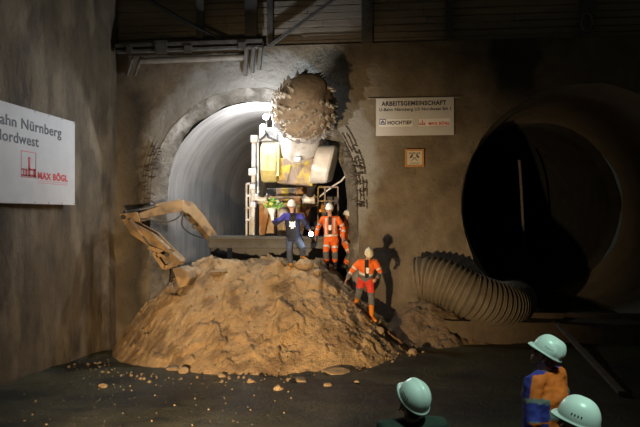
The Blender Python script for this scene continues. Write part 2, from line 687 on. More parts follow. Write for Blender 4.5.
ROCKS = [  # px, py, width px, height px, label
    (172, 369, 12, 5, 'flat pale stone at the heap foot, left of two touching ones'),
    (184, 371, 11, 6, 'rounded pale stone at the heap foot, right of two touching ones'),
    (190, 361, 10, 9, 'upright blocky stone just above the two touching stones'),
    (336, 371, 26, 5, 'long flat slab lying at the front foot of the heap'),
    (298, 380, 22, 5, 'long flat slab on the mud, left of the longer slab'),
    (278, 388, 10, 6, 'small brown rock alone on the mud before the heap'),
    (413, 353, 9, 7, 'brown rock on the mud right of the heap foot'),
    (328, 385, 8, 4, 'small flat rock just below the longest slab'),
    (304, 263, 17, 12, 'brown boulder on the heap top beside the flower carrier\'s boot'),
    (222, 376, 7, 4, 'small rock on the mud below the heap centre'),
    (251, 381, 8, 5, 'small rock on the mud left of the lone brown rock'),
    (379, 331, 10, 7, 'rock on the shaded right slope of the heap'),
    (219, 273, 15, 3, 'thin pale slab near the left top of the heap'),
    (103, 386, 8, 4, 'small stone on the mud near the stained left wall'),
    (318, 273, 9, 6, 'brown lump on the heap between two workers'),
    (196, 271, 12, 8, 'brown clod on the heap beside the digging arm bucket'),
    (357, 383, 6, 4, 'little rock on the mud, farthest right before the longest slab'),
]
for i, (px, py, w, h, lab) in enumerate(ROCKS):
    p, t = floor_pt(px, py + h * 0.3)
    s = t / FOC / 2 * 1.15
    o = obj('rock', rock_bm(w * s, w * s * 0.8, h * s * 1.15, i + 3), m_rock, loc=(p.x, p.y, on_ground(p.x, p.y) + h * s * 0.45))
    o.rotation_euler = (0, 0, random.uniform(-0.4, 0.4))
    tag(o, lab, 'rock', 'loose rocks around the soil heap')

# pebbles and crumbs nobody could count
bm = bmesh.new()
rp = random.Random(3)


def pebble(x, y, s):
    mx = Matrix.Translation((x, y, on_ground(x, y) + s * 0.3)) @ Matrix.Rotation(rp.uniform(0, 6), 4, V((rp.random(), rp.random(), rp.random() + 0.1)).normalized()) @ Matrix.Diagonal((s, s * rp.uniform(0.6, 1), s * rp.uniform(0.5, 0.8), 1))
    bmesh.ops.create_icosphere(bm, subdivisions=1, radius=1, matrix=mx)


for k in range(210):
    x = rp.uniform(WX + 0.3, -1.5)
    y = rp.uniform(8.2, 14.0)
    if mound_h(x, y) > gz(x, y) + 0.1:
        continue
    pebble(x, y, rp.choice((0.008, 0.010, 0.012, 0.014, 0.022)))
for k in range(200):
    a = rp.uniform(0, pi)
    x = -3.4 + cos(a) * rp.uniform(3.2, 4.4)
    y = 15.4 - sin(a) * rp.uniform(3.0, 4.0)
    if x < WX + 0.15:
        continue
    pebble(x, y, rp.choice((0.012, 0.018, 0.025, 0.045)))
for k in range(420):
    x = rp.uniform(-7.2, 0.2)
    y = rp.uniform(12.5, 15.9)
    if mound_h(x, y) < gz(x, y) + 0.1:
        continue
    pebble(x, y, rp.choice((0.012, 0.018, 0.025, 0.04)))
tag(obj('gravel', bm, mat('crumb', (0.26, 0.19, 0.11), (0.17, 0.13, 0.08), rough=0.9, scale=9)), 'scattered pebbles and crumbs over the wet mud and the heap', 'gravel', kind='stuff')

# ------------------------------------------------------------------ signs
m_white = mat('sign_white', (0.64, 0.63, 0.62), (0.58, 0.57, 0.56), rough=0.6, scale=2)
m_ink = mat('sign_ink', (0.03, 0.03, 0.035), rough=0.6)
m_red = mat('sign_red', (0.75, 0.03, 0.03), rough=0.6)
m_blue = mat('sign_blue', (0.02, 0.06, 0.25), rough=0.6)
m_bright = mat('sign_panel', (0.85, 0.85, 0.84), (0.8, 0.8, 0.79), rough=0.6)


def sheet(bm, x0, z0, x1, z1, y=-0.012, t=0.006):
    box(bm, ((x0 + x1) / 2, y, (z0 + z1) / 2), (x1 - x0, t, z1 - z0))


def crane_logo(parent, x, z, s, m):
    """red square outline with a tower and a letter-like block"""
    bm = bmesh.new()
    t = 0.05 * s
    for a in ((0, 0, 1, 0.025), (0, 0.975, 1, 1), (0, 0, 0.025, 1), (0.975, 0, 1, 1)):
        sheet(bm, x + a[0] * s, z + a[1] * s, x + a[2] * s, z + a[3] * s, -0.012)
    for a in ((0.48, 0.05, 0.60, 0.80), (0.48, 0.05, 0.95, 0.14), (0.83, 0.05, 0.95, 0.36), (0.48, 0.28, 0.95, 0.36),
              (0.04, 0.05, 0.40, 0.11), (0.04, 0.28, 0.40, 0.33), (0.30, 0.05, 0.40, 0.33), (0.15, 0.05, 0.21, 0.33)):
        sheet(bm, x + a[0] * s, z + a[1] * s, x + a[2] * s, z + a[3] * s, -0.013)
    return obj('logo', bm, m, parent)


RX = (pi / 2, 0, 0)
# centre sign
p0, p1 = at(376, 136, WY - 0.1), at(454, 97, WY - 0.1)
sw, sh = p1.x - p0.x, p1.z - p0.z
sg = thing('company_sign', 'white consortium sign with two firm logos on the pier between both tunnels', 'sign', (p0.x, WY - 0.1, p0.z))
bm = bmesh.new()
box(bm, (sw / 2, 0.0, sh / 2), (sw, 0.018, sh))
obj('board', bm, m_white, sg, bevel=0.003)
bm = bmesh.new()
box(bm, (sw / 2 - 0.02, 0.03, sh - 0.005), (sw * 1.2, 0.05, 0.035))
obj('batten', bm, m_wood, sg)
text_mesh('lettering', 'ARBEITSGEMEINSCHAFT', 0.16, m_ink, sg, (0.15, -0.011, sh * 0.80), RX, bold=0.0065, width=sw * 0.83)
text_mesh('lettering', 'U-Bahn Nürnberg U3 Nordwest BA 1', 0.11, m_ink, sg, (0.08, -0.011, sh * 0.66), RX, bold=0.003, width=sw * 0.92)
bm = bmesh.new()
sheet(bm, sw * 0.04, sh * 0.24, sw * 0.47, sh * 0.44, -0.0105, 0.003)
sheet(bm, sw * 0.55, sh * 0.24, sw * 0.95, sh * 0.44, -0.0105, 0.003)
obj('logo_panel', bm, m_bright, sg)
bm = bmesh.new()
lx, lz, ls = sw * 0.045, sh * 0.30, 0.17
for a in ((0, 0, 1, 0.12), (0, 0.88, 1, 1), (0, 0, 0.1, 1), (0.9, 0, 1, 1), (0.18, 0.2, 0.42, 0.4), (0.58, 0.2, 0.82, 0.4), (0.3, 0.4, 0.7, 0.58), (0.42, 0.58, 0.58, 0.75)):
    sheet(bm, lx + a[0] * ls, lz + a[1] * ls * 0.85, lx + a[2] * ls, lz + a[3] * ls * 0.85, -0.013)
obj('logo', bm, m_blue, sg)
text_mesh('lettering', 'HOCHTIEF', 0.13, m_ink, sg, (sw * 0.148, -0.013, sh * 0.30), RX, bold=0.0055, width=sw * 0.31)
crane_logo(sg, sw * 0.55, sh * 0.27, 0.17, m_red)
text_mesh('lettering', 'MAX BÖGL', 0.10, m_red, sg, (sw * 0.675, -0.013, sh * 0.275), RX, bold=0.004, width=sw * 0.27)
bm = bmesh.new()
sheet(bm, sw * 0.68, sh * 0.235, sw * 0.94, sh * 0.242, -0.013, 0.003)
obj('rule', bm, m_red, sg)

# small framed miners' board
p0, p1 = at(405, 167, WY - 0.09), at(424, 149, WY - 0.09)
fw, fh = p1.x - p0.x, p1.z - p0.z
fr = thing('framed_plaque', 'small wooden framed plaque with crossed hammers below the company sign', 'plaque', (p0.x, WY - 0.09, p0.z))
m_frame = mat('frame_wood', (0.52, 0.25, 0.07), (0.42, 0.19, 0.05), rough=0.6, scale=8, stretch=(1, 1, 4))
bm = bmesh.new()
t = 0.05
for a in ((0, 0, fw, t), (0, fh - t, fw, fh), (0, t, t, fh - t), (fw - t, t, fw, fh - t)):
    box(bm, ((a[0] + a[2]) / 2, 0, (a[1] + a[3]) / 2), (a[2] - a[0], 0.045, a[3] - a[1]))
obj('frame', bm, m_frame, fr, bevel=0.004)
bm = bmesh.new()
box(bm, (fw / 2, 0.012, fh / 2), (fw - 0.06, 0.014, fh - 0.06))
obj('panel', bm, mat('plaque_paper', (0.60, 0.54, 0.42), (0.55, 0.49, 0.38), rough=0.7), fr)
bm = bmesh.new()
for sgn in (-1, 1):
    a = V((fw / 2 + sgn * 0.09, 0.002, fh * 0.34))
    b = V((fw / 2 - sgn * 0.08, 0.002, fh * 0.60))
    beam(bm, a, b, 0.014, 0.014, (0, 1, 0))
    d = (b - a).normalized()
    q = V((d.z, 0, -d.x))
    beam(bm, b - q * 0.055, b + q * 0.055, 0.012, 0.04, d)
obj('crossed_hammers', bm, m_ink, fr)
text_mesh('lettering', 'GLÜCK AUF', 0.07, m_ink, fr, (fw * 0.20, 0.003, fh * 0.72), RX, bold=0.002, width=fw * 0.6)
bm = bmesh.new()
for k in range(2):
    sheet(bm, fw * 0.25, fh * (0.17 + k * 0.06), fw * 0.75, fh * (0.185 + k * 0.06), 0.003, 0.003)
obj('rule', bm, m_ink, fr)

# left sign, on the stained side wall
yl = lambda px: WX_S / tan(atan((px - 320) / FOC) - YAW)
WX_S = WX + 0.17
y_r = yl(74.5)
zt = lambda px, py: at(px, py, yl(px)).z
z_top, z_bot = zt(74, 122), zt(74, 205)
SW, SH = 3.5, z_top - z_bot
sg = thing('company_sign', 'large white consortium banner board on the stained side wall', 'sign', (WX_S, y_r, z_bot), pi / 2)
# local x runs along +Y of the world, so the board ends at local x=0
bm = bmesh.new()
box(bm, (-SW / 2, 0.0, SH / 2), (SW, 0.02, SH))
obj('board', bm, m_white, sg, bevel=0.003)
for k in range(4):
    for zz in (0.03, SH - 0.03):
        bm = bmesh.new()
        tube(bm, [(-0.05 - k * 0.55, -0.016, zz), (-0.05 - k * 0.55, 0.05, zz)], 0.014, n=8)
        obj('eyelet', bm, m_steel, sg)


def lpos(px, py):
    Y = yl(px)
    p = at(px, py, Y)
    return Y - y_r, p.z - z_bot


x1, zz1 = lpos(60, 139)
xa, _ = lpos(0, 100)
hgt = zt(30, 113) - zt(30, 128)
x_end, z_base = lpos(60.8, 137.6)
w_vis = x_end - lpos(0.5, 120)[0]      # "ahn Nürnberg" spans this
text_mesh('lettering', 'U-Bahn Nürnberg', 0.30, m_ink, sg, (x_end, -0.012, z_base), RX, align='RIGHT', bold=0.006, width=w_vis * 1.30)
x_end2, z_base2 = lpos(38, 147)
w2 = x_end2 - lpos(0.5, 140)[0]
text_mesh('lettering', 'U3 Nordwest', 0.30, m_ink, sg, (x_end2, -0.012, z_base2), RX, align='RIGHT', bold=0.006, width=w2 * 1.62)
lx, lz = lpos(20.5, 177)
lx2, _ = lpos(35.5, 177)
crane_logo(sg, lx, lz, lx2 - lx, m_red)
mx0, mz0 = lpos(37, 178.6)
mx1 = lpos(67, 178)[0]
text_mesh('lettering', 'MAX BÖGL', 0.20, m_red, sg, (mx0, -0.013, mz0), RX, bold=0.008, width=mx1 - mx0)
for dz, hh in ((-0.045, 0.006), (-0.09, 0.008)):
    bm = bmesh.new()
    sheet(bm, mx0, mz0 + dz, mx1, mz0 + dz + hh, -0.012, 0.003)
    obj('rule', bm, m_red, sg)

# ------------------------------------------------------------------ steel rail and things on the back wall
m_rust = mat('rusty_steel', (0.20, 0.15, 0.11), (0.30, 0.27, 0.24), rough=0.7, metal=0.2, scale=4)
rail = thing('steel_rail', 'long grey steel rail bolted to the wall above the lit tunnel', 'rail', (0, 0, 0))
a, b = at(117, 50, WY - 0.25), at(263, 45, WY - 0.25)
bm = bmesh.new()
beam(bm, a + V((0, 0, 0.09)), b + V((0, 0, 0.09)), 0.2, 0.09)
beam(bm, a + V((0, 0, -0.06)), b + V((0, 0, -0.06)), 0.2, 0.06)
beam(bm, a + V((0, 0.06, 0)), b + V((0, 0.06, 0)), 0.02, 0.2)
obj('girder', bm, m_steel, rail)
for px0, px1, py0, py1 in ((155, 167, 40, 54), (184, 192, 45, 53), (238, 246, 42, 50), (126, 132, 46, 54)):
    bm = bmesh.new()
    q0, q1 = at(px0, py1, WY - 0.37), at(px1, py0, WY - 0.37)
    box(bm, ((q0.x + q1.x) / 2, WY - 0.365, (q0.z + q1.z) / 2), (q1.x - q0.x, 0.03, q1.z - q0.z))
    obj('plate', bm, m_steel, rail, bevel=0.006)
for k, px in enumerate((247, 254, 261)):
    bm = bmesh.new()
    q0, q1 = at(px, 47, WY - 0.3), at(px - 2, 76 - k * 3, WY - 0.12)
    beam(bm, q0, q1, 0.09, 0.14, (0, 1, 0))
    obj('bracket', bm, m_steel, rail, bevel=0.005)
bm = bmesh.new()
tube(bm, [at(141, 61, WY - 0.2), at(246, 57, WY - 0.2)], 0.085, n=14)
tag(obj('wall_pipe', bm, mat('pale_pipe', (0.24, 0.215, 0.18), (0.16, 0.14, 0.115), rough=0.7, scale=3), smooth=False), 'pale horizontal pipe running just below the steel rail', 'pipe')
bm = bmesh.new()
beam(bm, at(268, 47, WY - 0.12), at(336, -2, WY - 0.12), 0.1, 0.07)
tag(obj('diagonal_strut', bm, m_steel), 'grey steel strut rising diagonally over the timber lagging', 'strut')
bm = bmesh.new()
pts = [at(lerp(140, 232, i / 12), lerp(-6, 44, i / 12) + 2.5 * sin(i / 12 * pi), WY - 0.25) for i in range(13)]
tube(bm, pts, 0.05, n=8)
tag(obj('cable', bm, mat('black_rubber', (0.02, 0.02, 0.02), rough=0.6)), 'dark cable hanging diagonally above the steel rail', 'cable')
for px, lab in ((138, 'thin steel tie at the pipe end, under the rail'), (130, 'thin steel tie near the wall corner, under the rail')):
    bm = bmesh.new()
    tube(bm, [at(px + 3, 57, WY - 0.15), at(px - 3, 76, WY - 0.06)], 0.035, n=8)
    tag(obj('tie_rod', bm, m_steel), lab, 'tie rod')
bm = bmesh.new()
q = at(587, 22, WY - 0.06)
tube(bm, [q + V((0.13 * cos(t * pi / 8), 0, 0.22 * sin(t * pi / 8))) for t in range(17)], 0.03, n=8)
tag(obj('lifting_eye', bm, m_rust), 'dark steel lifting eye on the pile above the dark tunnel', 'lifting eye')

# exposed reinforcement on both sides of the lit mouth
for side, lab in ((-1, 'exposed rusty rebar stubs at the tunnel edge above the digging arm'), (1, 'exposed rusty rebar stubs on the pier beside the cutter machine')):
    bm = bmesh.new()
    rr = random.Random(20 + side)
    for j in range(4):
        rad = LR - 0.03 + j * 0.085
        ph = -0.15 + rr.uniform(0, 0.1)
        while ph < 0.45:
            l_ = rr.uniform(0.06, 0.22)
            pts = []
            for k in range(5):
                a_ = ph + l_ * k / 4
                r_ = rad + rr.uniform(-0.015, 0.015)
                pts.append((LC.x + side * (cos(a_) if a_ > 0 else 1) * r_, WY - 0.04 - 0.02 * rr.random(), LC.z + sin(a_) * r_))
            tube(bm, pts, 0.012, n=6)
            ph += l_ + rr.uniform(0.0, 0.08)
        for k in range(13):
            a_ = rr.uniform(-0.12, 0.46)
            x, z = LC.x + side * (cos(a_) if a_ > 0 else 1) * rad, LC.z + sin(a_) * rad
            l = rr.uniform(0.05, 0.17)
            tube(bm, [(x + side * 0.03, WY - 0.02, z), (x - side * l * 0.5, WY - 0.06, z + rr.uniform(-0.02, 0.02)), (x - side * l, WY - rr.uniform(0.05, 0.16), z + rr.uniform(-0.05, 0.05))], 0.013, n=6)
    tag(obj('rebar_stubs', bm, mat('rebar', (0.10, 0.075, 0.055), (0.06, 0.045, 0.035), rough=0.8, scale=9)), lab, 'rebar')

# ------------------------------------------------------------------ right side: kerb, timber, duct
m_kerb = mat('kerb_concrete', (0.13, 0.095, 0.06), (0.08, 0.06, 0.038), rough=0.9, scale=2.2, bump=0.03, bscale=10)
bm = bmesh.new()
q0 = at(444, 321, 15.6)
zk = q0.z
box(bm, (q0.x + 5.2, 15.95, zk / 2 - 0.05), (10.4, 0.6, zk + 0.1))
bmesh.ops.subdivide_edges(bm, edges=[e for e in bm.edges if e.calc_length() > 5], cuts=50)
for v in bm.verts:
    v.co += V((0, 0.03 * fbm(v.co, 3, 1.5), 0.03 * fbm(v.co + V((7, 0, 0)), 3, 1.5)))
struct(obj('trim_10', bm, m_kerb))
bm = bmesh.new()
box(bm, (q0.x + 6.3, 16.36, 0.40), (8.6, 0.22, 1.05))
struct(obj('trim_11', bm, m_kerb, bevel=0.01))
pa, pb = at(556, 321, 15.5), floor_pt(622, 397)[0]
bm = bmesh.new()
beam(bm, V((pa.x, 15.55, zk + 0.03)), V((pb.x, pb.y, ground_h(pb.x, pb.y) + 0.05)), 0.11, 0.06)
tag(obj('timber_board', bm, mat('dark_timber', (0.10, 0.075, 0.05), (0.14, 0.11, 0.075), rough=0.9, scale=4), bevel=0.005), 'long timber board leaning from the kerb down onto the mud', 'board')

# ribbed ventilation duct
m_duct = mat('duct_fabric', (0.17, 0.135, 0.09), (0.11, 0.09, 0.06), rough=0.7, scale=3, bump=0.01, bscale=12)
m_wire = mat('duct_wire', (0.24, 0.20, 0.14), (0.17, 0.14, 0.10), rough=0.5, metal=0.3)
duct = thing('ventilation_duct', 'thick dark ribbed ventilation duct lying from the pier into the dark tunnel', 'duct')
ctrl = [at(417, 279, 15.75), at(427, 278.5, 15.7), at(447, 284, 15.55), at(472, 296, 15.45), at(497, 304, 15.75), at(512, 303, 16.5), at(514, 300, 17.6), at(512, 298, 18.6)]


def catmull(P, n):
    out = []
    Q = [P[0] * 2 - P[1]] + P + [P[-1] * 2 - P[-2]]
    for i in range(1, len(Q) - 2):
        for k in range(n):
            t = k / n
            a, b, c, d = Q[i - 1], Q[i], Q[i + 1], Q[i + 2]
            out.append(0.5 * ((2 * b) + (c - a) * t + (2 * a - 5 * b + 4 * c - d) * t * t + (3 * b - a - 3 * c + d) * t ** 3))
    out.append(P[-1])
    return out


cl = catmull(ctrl, 26)
# resample by length
ln = [0]
for a, b in zip(cl, cl[1:]):
    ln.append(ln[-1] + (b - a).length)


def on_line(s):
    for i in range(len(ln) - 1):
        if s <= ln[i + 1]:
            return cl[i].lerp(cl[i + 1], (s - ln[i]) / max(1e-6, ln[i + 1] - ln[i]))
    return cl[-1].copy()


pitch = 0.115
N = int(ln[-1] / pitch)
DR = 0.57
pts, rad = [], []
ribs = []
for i in range(N):
    for t, r in ((0, 1.0), (0.25, 0.93), (0.5, 0.885), (0.75, 0.93)):
        s = (i + t) * pitch
        k = DR * (0.98 + 0.05 * noise.noise(V((s * 0.9, 0, 3))))
        pts.append(on_line(s))
        rad.append((k * r, k * r * (1.0 if s > 0.5 else 0.95 + 0.1 * s)))
    ribs.append((len(pts) - 4))
bm = bmesh.new()
tube(bm, pts, rad, n=40, ref=(0, 0, 1), cap=False)
o = obj('hose', bm, m_duct, duct, smooth=True)
sm = o.modifiers.new('thick', 'SOLIDIFY')
sm.thickness = 0.02
for i in ribs:
    t = (pts[min(i + 1, len(pts) - 1)] - pts[max(i - 1, 0)]).normalized()
    u = (V((0, 0, 1)) - t * t.z).normalized()
    s = t.cross(u)
    bm = bmesh.new()
    ring = [pts[i] + s * cos(k * pi / 18) * (rad[i][0] + 0.008) + u * sin(k * pi / 18) * (rad[i][1] + 0.008) for k in range(37)]
    tube(bm, ring, 0.014, n=6, cap=False)
    obj('rib', bm, m_wire, duct, smooth=True)

# hanging cable inside the dark tunnel
bm = bmesh.new()
tube(bm, [at(519 + 5 * (i / 10) ** 0.7, 160 + 90 * i / 10, 22.6) for i in range(11)], 0.05, n=8)
tag(obj('cable', bm, mat('grey_cable', (0.16, 0.15, 0.13), rough=0.7)), 'thin cable hanging down inside the dark tunnel', 'cable')

# ------------------------------------------------------------------ digging arm on the left
m_arm = mat('muddy_yellow_steel', (0.40, 0.26, 0.12), (0.27, 0.18, 0.09), rough=0.7, scale=3.5, bump=0.01, bscale=18, c3=(0.18, 0.12, 0.07), s3=2.2)
m_chrome = mat('chrome_rod', (0.5, 0.5, 0.5), (0.4, 0.4, 0.4), rough=0.3, metal=0.9)
m_black = mat('black_steel', (0.03, 0.03, 0.03), (0.05, 0.045, 0.04), rough=0.5, scale=6)
arm = thing('excavator_arm', 'folded muddy excavator arm reaching out of the lit tunnel onto the heap', 'excavator arm', at(216, 262, 17.6))
AL = arm.location


def aq(px, py, Y):
    return at(px, py, Y) - AL


def plate_boom(bm, pts, hs, w):
    """box section boom along pts with heights hs, width w (horizontal)"""
    rings = []
    n = len(pts)
    for i, p in enumerate(pts):
        t = (pts[min(i + 1, n - 1)] - pts[max(i - 1, 0)]).normalized()
        s = t.cross(V((0, 0, 1)))
        if s.length < 0.1:
            s = V((0, 1, 0))
        s.normalize()
        u = s.cross(t)
        rings.append([bm.verts.new(p + s * a * w / 2 + u * b * hs[i] / 2) for a, b in ((-1, -1), (1, -1), (1, 1), (-1, 1))])
    for a, b in zip(rings, rings[1:]):
        for k in range(4):
            j = (k + 1) % 4
            bm.faces.new((a[k], a[j], b[j], b[k]))
    bm.faces.new(rings[0][::-1])
    bm.faces.new(rings[-1])


bm = bmesh.new()
plate_boom(bm, [aq(217, 243, 17.6), aq(209, 234, 17.4), aq(197, 219, 17.0), aq(187, 208, 16.6), aq(180, 206, 16.4), aq(168, 208.5, 16.2), aq(150, 213, 15.95), aq(137, 217, 15.75)],
           [0.16, 0.26, 0.32, 0.36, 0.33, 0.26, 0.20, 0.16], 0.3)
bo = obj('boom', bm, m_arm, arm, bevel=0.015)
for q in (aq(187, 218, 16.35), aq(194, 227, 16.6), aq(182, 213, 16.25)):
    bm = bmesh.new()
    d = V((0.1, -0.25, 0))
    tube(bm, [q - d * 0.4, q + d * 0.4], 0.06, n=12)
    obj('pin', bm, m_black, bo)
# stick: elbow down to the bucket
st = [aq(127, 217, 15.6), aq(137, 229, 15.55), aq(152, 238, 15.5), aq(170, 254, 15.4), aq(181, 263, 15.3)]
bm = bmesh.new()
for off in (-0.16, 0.16):
    pp = [p + V((0.1 * off, off, 0)) for p in st]
    plate_boom(bm, pp, [0.14, 0.30, 0.34, 0.26, 0.20], 0.05)
plate_boom(bm, [p + V((0, 0, 0)) for p in st[1:]], [0.10, 0.22, 0.18, 0.12], 0.30)
so = obj('stick', bm, m_arm, arm, bevel=0.01)
for q in (aq(127, 217, 15.6), aq(137, 216.5, 15.7), aq(170, 254, 15.4)):
    bm = bmesh.new()
    tube(bm, [q + V((0, -0.25, 0)), q + V((0, 0.25, 0))], 0.06, n=12)
    obj('pin', bm, m_black, so)
# link plate at the elbow
for off in (-0.2, 0.2):
    bm = bmesh.new()
    prism(bm, [aq(122, 214, 15.6) + V((0, off, 0)), aq(140, 212, 15.6) + V((0, off, 0)), aq(143, 221, 15.6) + V((0, off, 0)), aq(130, 223, 15.6) + V((0, off, 0))], (0, 0.03, 0))
    obj('elbow_plate', bm, m_arm, arm)


def cyl(parent, name, a, b, r, split=0.6):
    bm = bmesh.new()
    a, b = V(a), V(b)
    m = a.lerp(b, split)
    tube(bm, [a, m], r, n=14)
    tube(bm, [m - (b - a).normalized() * 0.05, m + (b - a).normalized() * 0.02], r * 1.12, n=14)
    c = obj(name, bm, m_black if 'lift' in name else m_arm, parent)
    bm = bmesh.new()
    tube(bm, [m, b], r * 0.55, n=12)
    obj('rod', bm, m_chrome, c)
    for e in (a, b):
        bm = bmesh.new()
        ball(bm, e, r * 0.9, seg=10)
        obj('clevis', bm, m_black, c)
    return c


cyl(arm, 'stick_cylinder', aq(181, 201, 16.4), aq(125, 212.5, 15.7), 0.06, 0.45)
cyl(arm, 'bucket_cylinder', aq(130, 220, 15.4), aq(155, 252, 15.3), 0.06, 0.5)
bm = bmesh.new()
for a, b in (((155, 252), (166, 268)), ((150, 247), (170, 254)), ((166, 268), (178, 262)), ((158, 256), (172, 250))):
    for off in (-0.12, 0.12):
        beam(bm, aq(*a, 15.3) + V((0, off, 0)), aq(*b, 15.3) + V((0, off, 0)), 0.04, 0.1, (0, 0, 1))
obj('linkage', bm, m_arm, arm, bevel=0.006)
# bucket dug into the heap
bm = bmesh.new()
c = aq(184, 274, 15.25)
prof = [(-0.25, 0.22), (0.0, 0.26), (0.26, 0.12), (0.34, -0.12), (0.22, -0.34), (0.0, -0.42), (-0.05, -0.38), (0.16, -0.28), (0.24, -0.1), (0.18, 0.06), (0.0, 0.14), (-0.24, 0.12)]
prism(bm, [c + V((x * 0.75, -0.3, z * 0.75)) for x, z in prof], (0, 0.6, 0))
for yy in (-0.33, 0.3):
    prism(bm, [c + V((x * 0.75, yy, z * 0.75)) for x, z in [(-0.25, 0.22), (0.0, 0.26), (0.26, 0.12), (0.34, -0.12), (0.22, -0.34), (0.0, -0.42)]], (0, 0.03, 0))
obj('bucket', bm, m_arm, arm)
bm = bmesh.new()
tube(bm, catmull([aq(183, 212, 16.2), aq(176, 219, 16.0), aq(165, 222, 15.9), aq(150, 220, 15.7), aq(140, 219, 15.6)], 6), 0.02, n=8)
obj('hydraulic_hose', bm, m_black, arm)
bm = bmesh.new()
tube(bm, catmull([aq(203, 238, 17.1), aq(196, 236, 16.7), aq(188, 232, 16.4), aq(182, 225, 16.2), aq(183, 214, 16.2)], 6), 0.02, n=8)
obj('hydraulic_hose', bm, m_black, arm)
# slewing pedestal the arm grows out of (mostly in the dark behind the crest)
bm = bmesh.new()
box(bm, aq(222, 250, 17.9), (0.5, 0.7, 0.5))
tube(bm, [aq(217, 243, 17.6) + V((0, -0.3, 0)), aq(217, 243, 17.6) + V((0, 0.3, 0))], 0.13, n=14)
obj('pedestal', bm, m_black, arm, bevel=0.02)

# ------------------------------------------------------------------ roadheader
m_yel = mat('worn_yellow_paint', (0.52, 0.42, 0.07), (0.62, 0.56, 0.30), rough=0.45, scale=3, bump=0.004, bscale=18, c3=(0.45, 0.40, 0.30), s3=2.0, stretch=(1, 1, 0.5))
m_silver = mat('dusty_silver', (0.78, 0.76, 0.74), (0.60, 0.56, 0.52), rough=0.5, scale=2.5, metal=0.15, bump=0.004, bscale=16)
m_wht = mat('white_paint', (0.78, 0.79, 0.80), (0.62, 0.62, 0.62), rough=0.5, scale=4, c3=(0.5, 0.46, 0.40), s3=3)
m_orange = mat('rust_orange', (0.42, 0.20, 0.06), (0.24, 0.11, 0.04), rough=0.75, scale=3, bump=0.006, bscale=15, c3=(0.5, 0.38, 0.25), s3=2)
m_brown = mat('brown_steel', (0.20, 0.15, 0.12), (0.33, 0.26, 0.22), rough=0.6, scale=3, stretch=(2, 1, 0.5), c3=(0.55, 0.42, 0.05), s3=2.5)
m_mudhead = mat('caked_mud', (0.40, 0.31, 0.22), (0.30, 0.23, 0.165), rough=0.9, scale=5, bump=0.03, bscale=14, c3=(0.24, 0.18, 0.13), s3=3)
m_pick = mat('pick_steel', (0.55, 0.49, 0.42), (0.38, 0.33, 0.27), rough=0.5, metal=0.3, scale=12)
m_rim = mat('rim_steel', (0.55, 0.56, 0.62), (0.40, 0.40, 0.45), rough=0.4, metal=0.4, scale=4)
base = at(300, 262, 18)
rh = thing('roadheader', 'yellow and silver tunnel cutting machine with a studded round head in the lit tunnel', 'tunnelling machine', base)
ML = rh.location


def q(px, py, Y):
    return at(px, py, Y) - ML


def pbox(bm, px0, py0, px1, py1, Y0, Y1):
    a, b = q(px0, py1, Y0), q(px1, py0, Y0)
    box(bm, ((a.x + b.x) / 2, (Y0 + Y1) / 2 - ML.y, (a.z + b.z) / 2), (b.x - a.x, Y1 - Y0, b.z - a.z))


# cutter head: mud-caked blunt cone on the boom axis
hb, ht = q(303, 114, 15.35), q(310.5, 87, 14.3)
ax = (ht - hb)
HL = ax.length
ad, a_s, a_u = basis(ax)
prof = [(-0.05, 0.62), (0.0, 0.69), (0.1, 0.73), (0.25, 0.735), (0.42, 0.70), (0.58, 0.635), (0.74, 0.55), (0.90, 0.45), (1.04, 0.35), (1.10, 0.27), (1.12, 0.12)]


def head_r(t):
    for (t0, r0), (t1, r1) in zip(prof, prof[1:]):
        if t0 <= t <= t1:
            return lerp(r0, r1, (t - t0) / (t1 - t0))
    return prof[-1][1]


bm = bmesh.new()
nr, nt = 60, 40
rings = []
for j in range(nt + 1):
    t = lerp(-0.05, 1.12, j / nt)
    ring = []
    for k in range(nr):
        ph = 2 * pi * k / nr
        d = a_s * cos(ph) + a_u * sin(ph)
        p = hb + ax * t + d * head_r(t)
        nn = fbm(p, 4, 2.4)
        p += d * 0.035 * nn + ad * 0.02 * nn
        ring.append(bm.verts.new(p))
    rings.append(ring)
for a, b in zip(rings, rings[1:]):
    for k in range(nr):
        j = (k + 1) % nr
        bm.faces.new((a[k], a[j], b[j], b[k]))
bm.faces.new(rings[0][::-1])
bm.faces.new(rings[-1])
head = obj('cutter_head', bm, m_mudhead, rh, smooth=True)
# picks in spiral rows, each in its holder
rk = random.Random(5)
npk = 0
for row in range(8):
    t = 0.05 + row * 0.125
    cnt = int(15 - row * 1.15)
    for k in range(cnt):
        ph = 2 * pi * (k + 0.5 * (row % 2)) / cnt + row * 0.35 + rk.uniform(-0.05, 0.05)
        d = a_s * cos(ph) + a_u * sin(ph)
        tg = -a_s * sin(ph) + a_u * cos(ph)
        p = hb + ax * t + d * (head_r(t) - 0.03)
        tip = (d * 0.72 + tg * 0.62 + ad * 0.3).normalized()
        bm = bmesh.new()
        tube(bm, [p - tip * 0.04, p + tip * 0.06, p + tip * 0.09], [0.075, 0.062, 0.042], n=8)
        tube(bm, [p + tip * 0.08, p + tip * 0.13, p + tip * 0.19], [0.034, 0.028, 0.008], n=8)
        obj('pick', bm, m_pick, head, smooth=False)
        npk += 1
bm = bmesh.new()
tube(bm, [hb - ad * 0.10, hb - ad * 0.02, hb + ad * 0.03], [0.78, 0.79, 0.72], n=48)
obj('head_rim', bm, m_rim, rh, bevel=0.01)
for k in range(14):
    ph = 2 * pi * k / 14
    d = a_s * cos(ph) + a_u * sin(ph)
    bm = bmesh.new()
    p = hb - ad * 0.02 + d * 0.77
    beam(bm, p - d * 0.03, p + d * 0.07, 0.1, 0.07, ad)
    obj('rim_block', bm, m_rim, rh, bevel=0.008)
